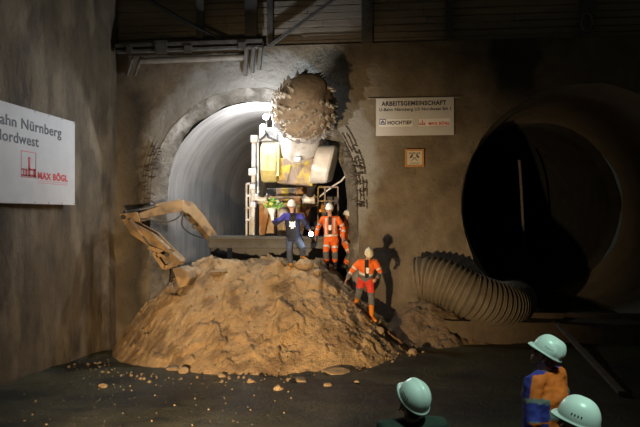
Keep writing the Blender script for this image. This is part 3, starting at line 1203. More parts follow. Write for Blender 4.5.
# white gear collar behind the head
cb = hb - ad * 0.12
ce = q(299, 152, 16.55)
cdir = (ce - cb).normalized()
bm = bmesh.new()
tube(bm, [cb, cb + cdir * 0.25, cb + cdir * 0.3, ce], [0.66, 0.62, 0.55, 0.52], n=36)
co = obj('boom_collar', bm, m_wht, rh, smooth=False, bevel=0.01)
for k in range(16):
    ph = 2 * pi * k / 16
    s2, u2 = basis(cdir)[1:]
    d = s2 * cos(ph) + u2 * sin(ph)
    bm = bmesh.new()
    p = cb + cdir * 0.22 + d * 0.6
    tube(bm, [p, p + d * 0.06], 0.035, n=6)
    obj('bolt', bm, m_steel, co)
bm = bmesh.new()
lp = q(297.5, 160, 15.75)
tube(bm, [lp + V((-0.08, 0, 0)), lp + V((0.08, 0, 0))], 0.07, n=12)
tube(bm, [lp + V((0, -0.1, 0)), lp + V((0, 0.3, 0.05))], 0.05, n=10)
obj('towing_lug', bm, m_silver, rh)


# boom housing: yellow left cheek, striped middle, silver right cheek
def cheek(name, px0, px1, py0, py1, Y0, Y1, m, slant=0):
    bm = bmesh.new()
    a, b = q(px0, py1, Y0), q(px1, py0, Y0)
    h = b.z - a.z
    rr = 0.32
    pts = []
    y0, y1 = Y0 - ML.y, Y1 - ML.y
    for k in range(9):
        an = pi / 2 * k / 8
        pts.append((y0 + rr - rr * sin(pi / 2 - an) if False else y0 + rr * (1 - cos(an)), b.z - rr + rr * sin(an)))
    prof2 = [(y1, a.z + 0.1), (y0 + 0.22, a.z), (y0 + 0.1, a.z + 0.08), (y0, a.z + 0.3)] + pts + [(y1, b.z)]
    w = b.x - a.x
    va = [bm.verts.new((a.x - slant * (b.z - z) / h, y, z)) for y, z in prof2]
    vb = [bm.verts.new((b.x - slant * (b.z - z) / h, y, z)) for y, z in prof2]
    bm.faces.new(va[::-1])
    bm.faces.new(vb)
    n = len(va)
    for i in range(n):
        j = (i + 1) % n
        bm.faces.new((va[i], va[j], vb[j], vb[i]))
    return obj(name, bm, m, rh, bevel=0.09)


cheek('side_cheek', 259.5, 276, 140, 182, 15.9, 17.4, m_yel)
bm = bmesh.new()
pbox(bm, 275, 142, 279, 176, 16.0, 17.3)
obj('cheek_flange', bm, m_yel, rh, bevel=0.01)
cheek('side_cheek', 317, 336, 144, 183, 15.95, 17.4, m_silver, slant=0.25)
# the middle plate, sloping back downwards
bm = bmesh.new()
prism(bm, [q(277, 158, 16.1), q(321, 158, 16.1), q(312, 186, 16.3), q(277, 183, 16.3)], (0, 0.9, 0))
mp = obj('front_plate', bm, m_brown, rh, bevel=0.015)
m_gold = mat('scuffed_yellow', (0.62, 0.45, 0.03), (0.45, 0.30, 0.05), rough=0.5, scale=4, c3=(0.25, 0.18, 0.12), s3=3)
for a in (((279, 165), (291, 165), (287, 181), (279, 180)), ((304, 166), (315, 164), (309, 184), (294, 183))):
    bm = bmesh.new()
    prism(bm, [q(px, py, lerp(16.085, 16.275, (py - 158) / 27.0)) for px, py in a], (0, 0.02, 0))
    obj('wear_plate', bm, m_gold, mp, bevel=0.004)
# silver boom top and left white cover with its black hose
bm = bmesh.new()
pbox(bm, 259, 127, 277, 141, 16.2, 17.4)
obj('top_cover', bm, m_wht, rh, bevel=0.02)
bm = bmesh.new()
pbox(bm, 277, 131, 322, 158, 16.35, 18.2)
obj('boom', bm, m_silver, rh, bevel=0.04)
bm = bmesh.new()
tube(bm, [q(260, 140, 15.95), q(264, 137, 15.9), q(266.5, 133, 15.95), q(268, 137, 15.88), q(273, 139, 15.9), q(278, 141, 16.0)], 0.03, n=8)
obj('hydraulic_hose', bm, m_black, rh)
# work lamp on the cover
lampo = q(263, 127, 15.45)
bm = bmesh.new()
tube(bm, [lampo + V((0, 0.02, 0)), lampo + V((0, 0.14, 0))], [0.09, 0.05], n=16)
tube(bm, [lampo + V((0, 0.1, -0.03)), lampo + V((0, 0.9, -0.16))], 0.02, n=8)
wl = obj('work_lamp', bm, m_black, rh)
bm = bmesh.new()
tube(bm, [lampo + V((0, 0.0, 0)), lampo + V((0, 0.03, 0))], 0.08, n=16)
obj('lens', bm, mat('lamp_lens', (0.9, 0.9, 0.9), emit=(0.9, 0.95, 1), estr=8), wl)
lamp('work_light', 'POINT', ML + lampo + V((0.0, -0.14, 0.04)), 230, (0.84, 0.91, 1.0), shadow_soft_size=0.08)
lamp2 = q(266, 117, 17.7)
bm = bmesh.new()
tube(bm, [lamp2 + V((0, 0.02, 0)), lamp2 + V((0, 0.14, 0))], [0.09, 0.05], n=16)
tube(bm, [lamp2 + V((0, 0.1, -0.03)), lamp2 + V((0, 0.15, -0.5))], 0.02, n=8)
wl = obj('work_lamp', bm, m_black, rh)
bm = bmesh.new()
tube(bm, [lamp2 + V((0, 0.0, 0)), lamp2 + V((0, 0.03, 0))], 0.08, n=16)
obj('lens', bm, MATS['lamp_lens'], wl)
lamp('work_light', 'POINT', ML + lamp2 + V((-0.12, -0.12, 0.08)), 430, (0.90, 0.94, 1.0), shadow_soft_size=0.08)
# lift cylinders
for px in (263.5, 312):
    cyl(rh, 'lift_cylinder', q(px + 1, 180, 16.5), q(px - (2 if px < 290 else 3), 199, 16.9), 0.1, 0.75)
    bm = bmesh.new()
    c = q(px - (2 if px < 290 else 3), 199, 16.9)
    tube(bm, [c + V((-0.17, 0, 0)), c + V((0.17, 0, 0))], 0.14, n=16)
    obj('trunnion', bm, m_silver, rh, bevel=0.01)
# chassis and orange front panels
bm = bmesh.new()
pbox(bm, 262, 188, 318, 262, 17.9, 22.5)
obj('chassis', bm, m_black, rh, bevel=0.03)
for (px0, py0, px1, py1, Y, m) in ((259, 196, 274, 234, 17.2, m_orange), (276, 188, 296, 198, 17.5, m_brown), (296, 187, 309, 222, 17.4, m_orange),
                                   (277, 199, 294, 236, 17.75, m_brown)):
    bm = bmesh.new()
    pbox(bm, px0, py0, px1, py1, Y, Y + 0.35)
    obj('front_panel', bm, m, rh, bevel=0.02)
for a, b, w in ((q(296, 196, 17.25), q(306, 226, 17.1), 0.16), (q(268, 205, 17.05), q(262, 236, 17.0), 0.14), (q(309, 206, 17.3), q(300, 236, 17.15), 0.12)):
    bm = bmesh.new()
    beam(bm, a, b, w, 0.1, (0, 1, 0))
    obj('brace', bm, m_orange, rh, bevel=0.01)
for py in (197.5, 206):
    bm = bmesh.new()
    beam(bm, q(274, py, 17.1), q(318, py - 0.5, 17.1), 0.06, 0.06)
    obj('crossbar', bm, m_brown, rh)
bm = bmesh.new()
ball(bm, q(283, 214, 17.3), 0.16)
tube(bm, [q(283, 214, 17.3), q(283, 214, 17.8)], 0.12, n=12)
obj('drive_hub', bm, m_silver, rh, smooth=True)
# white mast with its clamps on the left, ladder rail beside
bm = bmesh.new()
beam(bm, q(254, 136, 16.6), q(253, 236, 17.0), 0.10, 0.12, (0, 1, 0))
beam(bm, q(258, 140, 16.7), q(258, 200, 17.0), 0.05, 0.08, (0, 1, 0))
ms = obj('mast', bm, m_wht, rh, bevel=0.01)
for px, py, s in ((254.5, 139, 0.19), (252.5, 172, 0.19), (253, 187, 0.13), (253.5, 205, 0.13)):
    bm = bmesh.new()
    c = q(px, py, 16.5)
    box(bm, c, (s, 0.16, s))
    tube(bm, [c + V((0, -0.12, 0)), c + V((0, 0.0, 0))], s * 0.25, n=10)
    obj('clamp', bm, m_wht, ms, bevel=0.02)


def railing(name, xs, ys, Y, m, r=0.022):
    bm = bmesh.new()
    for x in xs:
        tube(bm, [q(x, ys[0], Y), q(x, ys[-1], Y)], r, n=8)
    for y in ys[:-1]:
        tube(bm, [q(xs[0], y, Y), q(xs[-1], y, Y)], r, n=8)
    return obj(name, bm, m, rh)


railing('railing', (246.5, 250), (184, 196, 208, 220, 237), 16.9, m_silver, 0.028)
railing('railing', (318, 325, 338), (187, 201, 236), 17.2, m_brown, 0.026)
bm = bmesh.new()
tube(bm, [q(319, 197, 17.3), q(333, 186, 17.2), q(341, 181, 17.1), q(348, 173, 17.0)], 0.025, n=8)
obj('cable', bm, m_silver, rh)
# cab on the right with amber beacon
bm = bmesh.new()
pbox(bm, 317, 196, 338, 236, 18.4, 19.8)
obj('operator_cab', bm, m_black, rh, bevel=0.03)
bm = bmesh.new()
c = q(323, 209, 17.9)
tube(bm, [c, c + V((0, 0, 0.12))], [0.07, 0.05], n=12)
box(bm, c + V((0, 0, -0.05)), (0.2, 0.12, 0.08))
obj('beacon', bm, mat('amber', (0.8, 0.3, 0.02), emit=(1, 0.35, 0.05), estr=0.35), rh)
# loading apron: long beam across the tunnel just behind the crest
bm = bmesh.new()
pbox(bm, 208, 239, 339, 248, 16.75, 17.0)
pbox(bm, 208, 236.5, 339, 239.5, 16.7, 17.2)
obj('loading_apron', bm, mat('apron_steel', (0.10, 0.10, 0.092), (0.05, 0.047, 0.042), rough=0.6, scale=2.5, metal=0.2, bump=0.01, bscale=10), rh, bevel=0.015)
bm = bmesh.new()
pbox(bm, 232, 248, 337, 266, 17.0, 17.6)
obj('apron_skirt', bm, m_black, rh, bevel=0.01)

# ------------------------------------------------------------------ people
m_skin = mat('skin', (0.50, 0.29, 0.19), (0.45, 0.25, 0.16), rough=0.55)
m_hair = mat('dark_hair', (0.025, 0.018, 0.013), rough=0.6, scale=30)
m_eye = mat('eye', (0.05, 0.04, 0.035), rough=0.2)
m_helm = mat('helmet_white', (0.78, 0.78, 0.74), (0.72, 0.72, 0.68), rough=0.32, scale=3)
m_helm_y = mat('helmet_cream', (0.66, 0.62, 0.48), (0.60, 0.56, 0.42), rough=0.35, scale=3)
m_strap = mat('helmet_strap', (0.04, 0.04, 0.04), rough=0.7)
m_hiviz = mat('hiviz_orange', (0.85, 0.16, 0.015), (0.70, 0.12, 0.012), rough=0.75, scale=8, bump=0.006, bscale=25)
m_hiviz_red = mat('hiviz_red', (0.75, 0.06, 0.03), (0.6, 0.045, 0.025), rough=0.75, scale=8, bump=0.006, bscale=25)
m_reflect = mat('reflective_tape', (0.62, 0.62, 0.58), (0.55, 0.55, 0.5), rough=0.4)
m_greycl = mat('grey_cloth', (0.14, 0.135, 0.13), (0.10, 0.10, 0.10), rough=0.85, scale=9)
m_navy = mat('navy_cloth', (0.013, 0.015, 0.045), (0.009, 0.011, 0.032), rough=0.8, scale=9, bump=0.005, bscale=25)
m_royal = mat('royal_blue_cloth', (0.045, 0.04, 0.30), (0.03, 0.03, 0.22), rough=0.8, scale=9)
m_jean = mat('slate_trousers', (0.075, 0.095, 0.15), (0.05, 0.065, 0.105), rough=0.85, scale=7, bump=0.005, bscale=25)
m_blackcl = mat('black_cloth', (0.015, 0.015, 0.016), rough=0.85)
m_green = mat('dark_green_cloth', (0.018, 0.03, 0.02), (0.012, 0.02, 0.014), rough=0.85, scale=9)
m_boot_y = mat('yellow_boot', (0.55, 0.27, 0.06), (0.42, 0.20, 0.05), rough=0.6, scale=8)
m_boot_o = mat('orange_boot', (0.72, 0.24, 0.02), (0.6, 0.19, 0.02), rough=0.5, scale=8)
m_boot_b = mat('black_boot', (0.02, 0.02, 0.02), rough=0.5)
m_badge = mat('white_print', (0.85, 0.85, 0.85), rough=0.7)


def remesh(bm, vox, smooth_it=3, disp=0.0, seed=0):
    me = bpy.data.meshes.new('tmp')
    bmesh.ops.recalc_face_normals(bm, faces=bm.faces)
    bm.to_mesh(me)
    bm.free()
    o = bpy.data.objects.new('tmp', me)
    col.objects.link(o)
    r = o.modifiers.new('r', 'REMESH')
    r.mode = 'VOXEL'
    r.voxel_size = vox
    s = o.modifiers.new('s', 'SMOOTH')
    s.factor = 0.5
    s.iterations = smooth_it
    dg = bpy.context.evaluated_depsgraph_get()
    out = bpy.data.meshes.new_from_object(o.evaluated_get(dg))
    bpy.data.objects.remove(o)
    bpy.data.meshes.remove(me)
    if disp > 0:
        nrm = [v.normal.copy() for v in out.vertices]
        for v, n in zip(out.vertices, nrm):
            v.co += n * disp * fbm((v.co.x * 1.0, v.co.y, v.co.z * 1.6 + seed), 3, 7.0)
    return out


def mesh_obj(name, me, mats, parent, pick=None):
    me.materials.clear()
    for m in mats:
        me.materials.append(m)
    for p in me.polygons:
        p.use_smooth = True
        if pick:
            p.material_index = pick(p.center)
    o = bpy.data.objects.new(name, me)
    col.objects.link(o)
    o.parent = parent
    return o


def hand_bm(bm, wrist, d, nrm, side, curl=0.5, spread=0.12):
    """wrist point, d = direction fingers point, nrm = palm normal, side=+1/-1 thumb side"""
    d = V(d).normalized()
    nrm = (V(nrm) - d * V(nrm).dot(d)).normalized()
    s = d.cross(nrm) * side
    tube(bm, [wrist - d * 0.02, wrist + d * 0.03, wrist + d * 0.07, wrist + d * 0.095], [(0.028, 0.022), (0.037, 0.019), (0.043, 0.018), (0.042, 0.015)], ref=nrm, n=10)
    for k, ln_ in enumerate((0.070, 0.080, 0.074, 0.058)):
        off = (1.5 - k) * 0.0215
        p = wrist + d * 0.090 + s * off
        dd = (d + s * (1.5 - k) * spread * 0.5).normalized()
        pts = [p - dd * 0.015, p]
        a = 0.0
        for j, f in enumerate((0.45, 0.32, 0.26)):
            a += curl * (0.55, 0.9, 0.6)[j]
            pts.append(pts[-1] + (dd * cos(a) + nrm * sin(a)) * ln_ * f)
        tube(bm, pts, [0.0105, 0.0105, 0.0095, 0.009, 0.0075], n=8, round_ends=True)
    p = wrist + d * 0.035 + s * 0.028
    td = (d * 0.7 + s * 0.75 + nrm * 0.25).normalized()
    t2 = (d * 0.9 + s * 0.25 + nrm * (0.3 + curl * 0.4)).normalized()
    tube(bm, [p - td * 0.015, p + td * 0.032, p + td * 0.032 + t2 * 0.032, p + td * 0.032 + t2 * 0.055], [0.015, 0.013, 0.0115, 0.009], n=8, round_ends=True)


def head_frame(face, up):
    f = V(face).normalized()
    u = (V(up) - f * V(up).dot(f)).normalized()
    x = u.cross(-f).normalized()   # local +x when facing -y
    return Matrix((x, -f, u)).transposed()


def head_bm(bm, c, M):
    """head about 0.235 tall centred on c; local frame faces -y"""
    L = lambda x, y, z: c + M @ V((x, y, z))
    ball(bm, L(0, 0.012, 0.035), (0.076, 0.092, 0.088), M, 20)
    ball(bm, L(0, -0.022, -0.045), (0.058, 0.066, 0.066), M, 18)
    ball(bm, L(0, -0.062, -0.092), (0.027, 0.022, 0.020), M, 12)                # chin
    tube(bm, [L(0, -0.080, 0.022), L(0, -0.098, -0.010), L(0, -0.104, -0.026), L(0, -0.085, -0.034)], [0.009, 0.012, 0.016, 0.012], n=8, round_ends=True)  # nose
    ball(bm, L(0, -0.080, -0.060), (0.024, 0.012, 0.010), M, 10)                # lips
    ball(bm, L(0, -0.074, 0.030), (0.052, 0.016, 0.010), M, 10)                 # brow
    for s in (-1, 1):
        ball(bm, L(s * 0.042, -0.060, -0.025), (0.022, 0.022, 0.022), M, 10)    # cheek
        ball(bm, L(s * 0.078, 0.012, -0.012), (0.011, 0.022, 0.034), M, 10)     # ear


def helmet(parent, c, M, m, detail=1, ridges=False):
    """hard hat seated on a head centred at c"""
    L = lambda x, y, z: c + M @ V((x, y, z))
    bm = bmesh.new()
    n, k = 56, 16
    A, B, H, z0 = 0.126, 0.108, 0.132, 0.046
    rings = []
    # brim edge ring, inner brim, then dome
    for j in range(k + 3):
        ring = []
        for i in range(n):
            ph = 2 * pi * i / n
            cx, cy = sin(ph), -cos(ph)
            front = max(0, -cy)
            back = max(0, cy)
            if j == 0:
                e = 0.004 + 0.036 * front ** 3 + 0.012 * back ** 3
                ring.append((cx * (B + e * 0.8), cy * (A + e), z0 - 0.010 - 0.012 * front ** 2 - 0.01 * back))
            elif j == 1:
                e = 0.005 + 0.020 * front ** 3 + 0.006 * back ** 3
                ring.append((cx * (B + e * 0.8), cy * (A + e), z0 - 0.002 - 0.004 * front ** 2 - 0.006 * back))
            else:
                th = (j - 2) / k * pi / 2
                r = cos(th) ** 0.82
                x, y, z = cx * B * r, cy * A * r, z0 + H * sin(th)
                w = math.exp(-(x / 0.022) ** 2) * sin(th) ** 0.5
                z += 0.012 * w * (1 if th > 0.2 else 0)
                if ridges and y > 0:
                    g = 0.5 + 0.5 * cos(x / 0.05 * 2 * pi)
                    amt = 0.013 * g * sstep(0.0, 0.05, y) * sstep(1.5, 0.9, th) * sstep(0.0, 0.25, th)
                    y += amt * 1.2
                    z += amt * 0.8
                ring.append((x, y, z))
        rings.append([bm.verts.new(L(*p)) for p in ring])
    for a, b in zip(rings, rings[1:]):
        for i in range(n):
            j = (i + 1) % n
            bm.faces.new((a[i], a[j], b[j], b[i]))
    bmesh.ops.contextual_create(bm, geom=[])
    top = rings[-1]
    bmesh.ops.remove_doubles(bm, verts=top, dist=0.004)
    ho = obj('helmet', bm, m, parent, smooth=True)
    sd = ho.modifiers.new('thick', 'SOLIDIFY')
    sd.thickness = 0.004
    bm = bmesh.new()
    tube(bm, [L(sin(t * pi / 16) * (B - 0.018), -cos(t * pi / 16) * (A - 0.020), z0 - 0.012 - 0.01 * max(0, -cos(t * pi / 16) * -1)) for t in range(33)], [(0.016, 0.004)] * 33, n=8, ref=M @ V((0, 0, 1)))
    obj('headband', bm, m_strap, ho, smooth=True)
    if detail > 1:
        for s in (-1, 1):
            bm = bmesh.new()
            for i in range(4):
                ph = s * (1.35 + i * 0.16)
                cx, cy = sin(ph), -cos(ph)
                th = 0.42
                r = cos(th) ** 0.82 * 1.015
                p = L(cx * B * r, cy * A * r, z0 + H * sin(th))
                ball(bm, p, (0.0045, 0.0045, 0.002), M, 8)
            obj('vent', bm, m_strap, ho)
        bm = bmesh.new()
        for s in (-1, 1):
            tube(bm, [L(s * (B - 0.015), 0.01, z0), L(s * 0.082, 0.0, -0.04), L(s * 0.05, -0.03, -0.10)], 0.005, n=6)
        obj('chin_strap', bm, m_strap, ho)
    return ho


def person(label, J, loc, rz, style, scale=1.0, group=None):
    """J: joints in metres, local; figure faces -y; l = its own -x side in the picture, r = +x side"""
    root = thing('person', label, 'person', loc, rz, group)
    root.scale = (scale,) * 3
    g = lambda k: V(J[k])
    pel, chest, neck, headc = g('pelvis'), g('chest'), g('neck'), g('head')
    M = head_frame(J.get('face', (0, -1, 0)), J.get('up', (0, 0, 1)))
    seed = random.random() * 50
    # ---- body
    bm = bmesh.new()
    head_bm(bm, headc, M)
    fw = V(J.get('fwd', (0, -1, 0)))
    tube(bm, [chest + V((0, 0, 0.1)), neck, headc + M @ V((0, 0.02, -0.04))], [0.06, 0.052, 0.055], n=12)
    mid = pel.lerp(chest, 0.5)
    sh_mid = (g('sh_l') + g('sh_r')) / 2
    tube(bm, [pel + V((0, 0, -0.08)), pel, mid, chest, sh_mid + V((0, 0, 0.0)), neck],
         [(0.11, 0.08), (0.145, 0.095), (0.125, 0.085), (0.15, 0.10), (0.15, 0.075), (0.05, 0.05)], n=18, ref=fw)
    for s in 'lr':
        sh, el, wr = g('sh_' + s), g('el_' + s), g('wr_' + s)
        tube(bm, [sh_mid.lerp(sh, 0.3), sh, sh.lerp(el, 0.5), el, el.lerp(wr, 0.3), wr], [0.055, 0.056, 0.045, 0.038, 0.039, 0.026], n=12)
        hd = V(J.get('hand_' + s, (wr - el)))
        hand_bm(bm, wr, hd, V(J.get('palm_' + s, (0, 0.3, 0) if s == 'l' else (0, 0.3, 0))), J.get('thumb_' + s, 1), J.get('curl_' + s, 0.5))
        hp, kn, an, to = g('hip_' + s), g('kn_' + s), g('an_' + s), g('toe_' + s)
        tube(bm, [pel.lerp(hp, 0.7) + V((0, 0, 0.03)), hp, hp.lerp(kn, 0.5), kn, kn.lerp(an, 0.35), an], [0.085, 0.083, 0.068, 0.05, 0.052, 0.036], n=12)
        tube(bm, [an + (an - kn).normalized() * 0.03, an.lerp(to, 0.6) + V((0, 0, -0.02)), to], [0.036, 0.036, 0.025], n=10, round_ends=True)
    body = mesh_obj('body', remesh(bm, 0.0085, 2), [m_skin], root)
    # ---- eyes and hair
    for s in (-1, 1):
        bm = bmesh.new()
        ball(bm, headc + M @ V((s * 0.031, -0.078, 0.008)), 0.0125, M, 10)
        obj('eye', bm, m_eye, body, smooth=True)
    bm = bmesh.new()
    L = lambda x, y, z: headc + M @ V((x, y, z))
    ball(bm, L(0, 0.026, 0.030), (0.082, 0.088, 0.090), M, 18)
    ball(bm, L(0, 0.060, -0.025), (0.064, 0.048, 0.055), M, 14)
    hm = remesh(bm, 0.012, 2)
    mesh_obj('hair', hm, [m_hair], body)
    # ---- jacket
    hem = J.get('hem', 0.06)
    ex = style.get('bulk', 0.0)
    bm = bmesh.new()
    tube(bm, [pel + (pel - chest).normalized() * hem, pel, mid, chest, sh_mid + V((0, 0, 0.005)), neck + V((0, 0, -0.035)), neck + V((0, 0, 0.0))],
         [(0.195 + ex, 0.145 + ex), (0.19 + ex, 0.14 + ex), (0.182 + ex, 0.14 + ex), (0.195 + ex, 0.145 + ex), (0.18, 0.115), (0.10, 0.09), (0.074, 0.074)], n=22, ref=fw)
    for s in 'lr':
        sh, el, wr = g('sh_' + s), g('el_' + s), g('wr_' + s)
        cuff = el.lerp(wr, 0.93)
        tube(bm, [sh_mid.lerp(sh, 0.35), sh, sh.lerp(el, 0.5), el, el.lerp(wr, 0.5), cuff], [0.085, 0.086, 0.074, 0.066, 0.06, 0.052], n=14)
    zax = (chest - pel).normalized()

    def jpick(c):
        return style['jacket_pick'](c, J) if 'jacket_pick' in style else 0
    jme = remesh(bm, 0.014, 3, 0.012, seed)
    jac = mesh_obj('jacket', jme, style['jacket'], root, jpick)
    # ---- trousers
    bm = bmesh.new()
    tube(bm, [pel + V((0, 0, 0.08)), pel, pel + V((0, 0, -0.09))], [(0.165, 0.12), (0.17, 0.125), (0.15, 0.12)], n=18, ref=fw)
    for s in 'lr':
        hp, kn, an = g('hip_' + s), g('kn_' + s), g('an_' + s)
        tube(bm, [pel.lerp(hp, 0.75) + V((0, 0, 0.04)), hp, hp.lerp(kn, 0.5), kn, kn.lerp(an, style.get('leg_end', 0.8) * 0.5), kn.lerp(an, style.get('leg_end', 0.8))], [0.10, 0.108, 0.095, 0.080, 0.080, 0.072], n=14)

    def tpick(c):
        return style['trouser_pick'](c, J) if 'trouser_pick' in style else 0
    mesh_obj('trousers', remesh(bm, 0.014, 3, 0.012, seed + 9), style['trousers'], root, tpick)
    # ---- boots
    for s in 'lr':
        kn, an, to = g('kn_' + s), g('an_' + s), g('toe_' + s)
        dn = (an - kn).normalized()
        bt = style.get('boot_top', 0.62)
        bm = bmesh.new()
        tube(bm, [kn.lerp(an, bt), kn.lerp(an, 0.85), an, an + dn * 0.05], [0.072, 0.062, 0.056, 0.052], n=14, round_ends=False)
        fd = (to - an)
        heel = an + dn * 0.055 - fd * 0.22
        toe = to + dn * 0.01
        tube(bm, [heel, heel.lerp(toe, 0.35), heel.lerp(toe, 0.7), toe], [0.044, 0.047, 0.052, 0.042], n=12, round_ends=True)
        mesh_obj('boot', remesh(bm, 0.011, 2), [style['boots']], root)
    helmet(root, headc, M, style.get('helmet', m_helm), style.get('detail', 1), style.get('ridges', False))
    return root


def band(c, J, k0, k1, a, b):
    """is a point within fraction a..b of segment k0->k1 and close to it"""
    p0, p1 = V(J[k0]), V(J[k1])
    d = p1 - p0
    t = (c - p0).dot(d) / d.length_squared
    if not a <= t <= b:
        return False
    return ((c - p0) - d * t).length < 0.13


def orange_jacket(c, J):
    p0, p1 = V(J['pelvis']), V(J['chest'])
    arm_ = any(band(c, J, 'el_' + s, 'wr_' + s, -0.15, 1.2) or band(c, J, 'sh_' + s, 'el_' + s, 0.35, 1.0) for s in 'lr')
    for s in 'lr':
        if band(c, J, 'el_' + s, 'wr_' + s, 0.25, 0.42) or band(c, J, 'sh_' + s, 'el_' + s, 0.55, 0.7):
            return 1
    if not arm_:
        t = (c - p0).dot(p1 - p0) / (p1 - p0).length_squared
        if 0.10 < t < 0.24:
            return 1
        if t > 0.3 and abs(abs(c.x - p1.x) - 0.115) < 0.02 and t < 1.6:
            return 1
        if abs(c.x - p1.x) < 0.05 and c.y < p1.y - 0.05 and t > 0.25:
            return 2
    return 0


def px_joints(px0, py0, s, D):
    """joints given as photo pixels around a standing point -> local metres"""
    J = {}
    for k, v in D.items():
        if k.split('_')[0] in ('pelvis', 'chest', 'neck', 'head', 'sh', 'el', 'wr', 'hip', 'kn', 'an', 'toe'):
            J[k] = ((v[0] - px0) * s, v[2], (py0 - v[1]) * s)
        else:
            J[k] = v
    return J


# 1: the man with the flowers
s1 = 15.75 / FOC
J1 = px_joints(291, 268.5, s1, {
    'pelvis': (293.5, 237, 0.0), 'chest': (292.5, 223, -0.02), 'neck': (292, 213.5, 0.0), 'head': (291.8, 207.0, -0.03),
    'sh_l': (284.5, 216.5, 0.0), 'el_l': (276, 223.5, -0.12), 'wr_l': (275, 218.3, -0.34),
    'sh_r': (300.5, 216.5, 0.02), 'el_r': (306.5, 225.5, 0.06), 'wr_r': (311, 230.5, -0.16),
    'hip_l': (289.5, 239, 0), 'kn_l': (290, 252.5, -0.07), 'an_l': (290.8, 265, 0.02), 'toe_l': (290.5, 267.6, -0.17),
    'hip_r': (297.5, 239, 0), 'kn_r': (304, 247.5, -0.26), 'an_r': (302.5, 256.5, 0.0), 'toe_r': (307.5, 259.3, -0.12),
    'face': (0.08, -1, -0.12), 'up': (0, 0, 1), 'hem': 0.10,
    'hand_l': (0.02, -0.25, 0.8), 'palm_l': (0.6, -0.5, 0.2), 'curl_l': 1.3, 'thumb_l': 1,
    'hand_r': (0.3, -0.5, -0.7), 'palm_r': (-0.5, -0.4, 0.1), 'curl_r': 1.2, 'thumb_r': -1})
P1 = at(291, 268.5, 15.5)


def navy_pick(c, J):
    p1 = V(J['chest'])
    t = (c - V(J['pelvis'])).dot(p1 - V(J['pelvis'])) / (p1 - V(J['pelvis'])).length_squared
    if abs(c.x - p1.x - 0.02) < 0.085 and c.y < p1.y - 0.04 and t < 1.7 and t > -0.1:
        return 2
    if t > 1.25 and c.y > -1:
        return 1
    for s in 'l':
        if band(c, J, 'sh_l', 'el_l', 0.0, 0.7) and c.z > V(J['sh_l']).lerp(V(J['el_l']), 0.5).z:
            return 1
    return 0


style1 = dict(jacket=[m_navy, m_royal, m_blackcl], jacket_pick=navy_pick, trousers=[m_jean], boots=m_boot_y, boot_top=0.7, bulk=0.0)
man1 = person('person in navy jacket and white helmet on the heap crest raising a bunch of flowers', J1, P1, 0, style1)


def chest_print(root, J, kind=0, sc=1.0, dx=0.0, dz=-0.02):
    c = V(J['chest']) + V((dx, -0.158, dz))
    bm = bmesh.new()
    if kind == 0:
        poly = [(-0.075, 0.10), (-0.03, 0.065), (0.0, 0.09), (0.03, 0.065), (0.075, 0.10), (0.07, 0.0), (0.085, -0.05), (0.03, -0.055), (0.035, -0.10), (0.0, -0.085), (-0.035, -0.11), (-0.03, -0.055), (-0.085, -0.04), (-0.065, 0.01)]
    else:
        poly = [(-0.045, 0.07), (0.045, 0.07), (0.04, -0.06), (0.0, -0.09), (-0.04, -0.06)]
    prism(bm, [c + V((x * sc, 0, z * sc)) for x, z in poly], (0, 0.02, 0))
    return obj('chest_print', bm, m_badge, root)


chest_print(man1, J1, 0, 1.0, 0.02, -0.05)

# 2: the man in orange behind the crest
s2 = 16.65 / FOC
J2 = px_joints(330, 268, s2, {
    'pelvis': (331, 237.5, 0.0), 'chest': (330.5, 225.5, -0.02), 'neck': (330, 216.5, 0), 'head': (329.7, 210.3, -0.03),
    'sh_l': (323, 219.5, 0), 'el_l': (318, 228.5, 0.04), 'wr_l': (316.5, 236, -0.12),
    'sh_r': (338, 219.5, 0), 'el_r': (343.5, 229, 0.05), 'wr_r': (343.5, 238, -0.1),
    'hip_l': (328, 239, 0), 'kn_l': (326.5, 252, -0.18), 'an_l': (327, 264.5, 0.0), 'toe_l': (326.5, 267.3, -0.2),
    'hip_r': (334.5, 239, 0), 'kn_r': (335, 252.5, -0.05), 'an_r': (335, 264.5, 0.12), 'toe_r': (335.5, 267.3, -0.08),
    'face': (-0.1, -1, -0.2), 'hem': 0.12, 'palm_l': (1, 0, 0), 'palm_r': (-1, 0, 0), 'thumb_l': -1, 'thumb_r': 1})


def orange_trouser(c, J):
    for s in 'lr':
        if band(c, J, 'kn_' + s, 'an_' + s, -0.12, 0.45):
            return 1
        if band(c, J, 'hip_' + s, 'kn_' + s, 0.55, 0.68):
            return 2
    return 0


style2 = dict(jacket=[m_hiviz, m_reflect, m_blackcl], jacket_pick=orange_jacket, trousers=[m_hiviz, m_greycl, m_reflect], trouser_pick=orange_trouser,
              boots=m_boot_b, helmet=m_helm)
P2 = at(330, 268, 16.4)
man2 = person('person in full orange safety suit and white helmet standing before the machine railing', J2, P2, 0, style2)
chest_print(man2, J2, 1, 0.9, 0.0, -0.06)

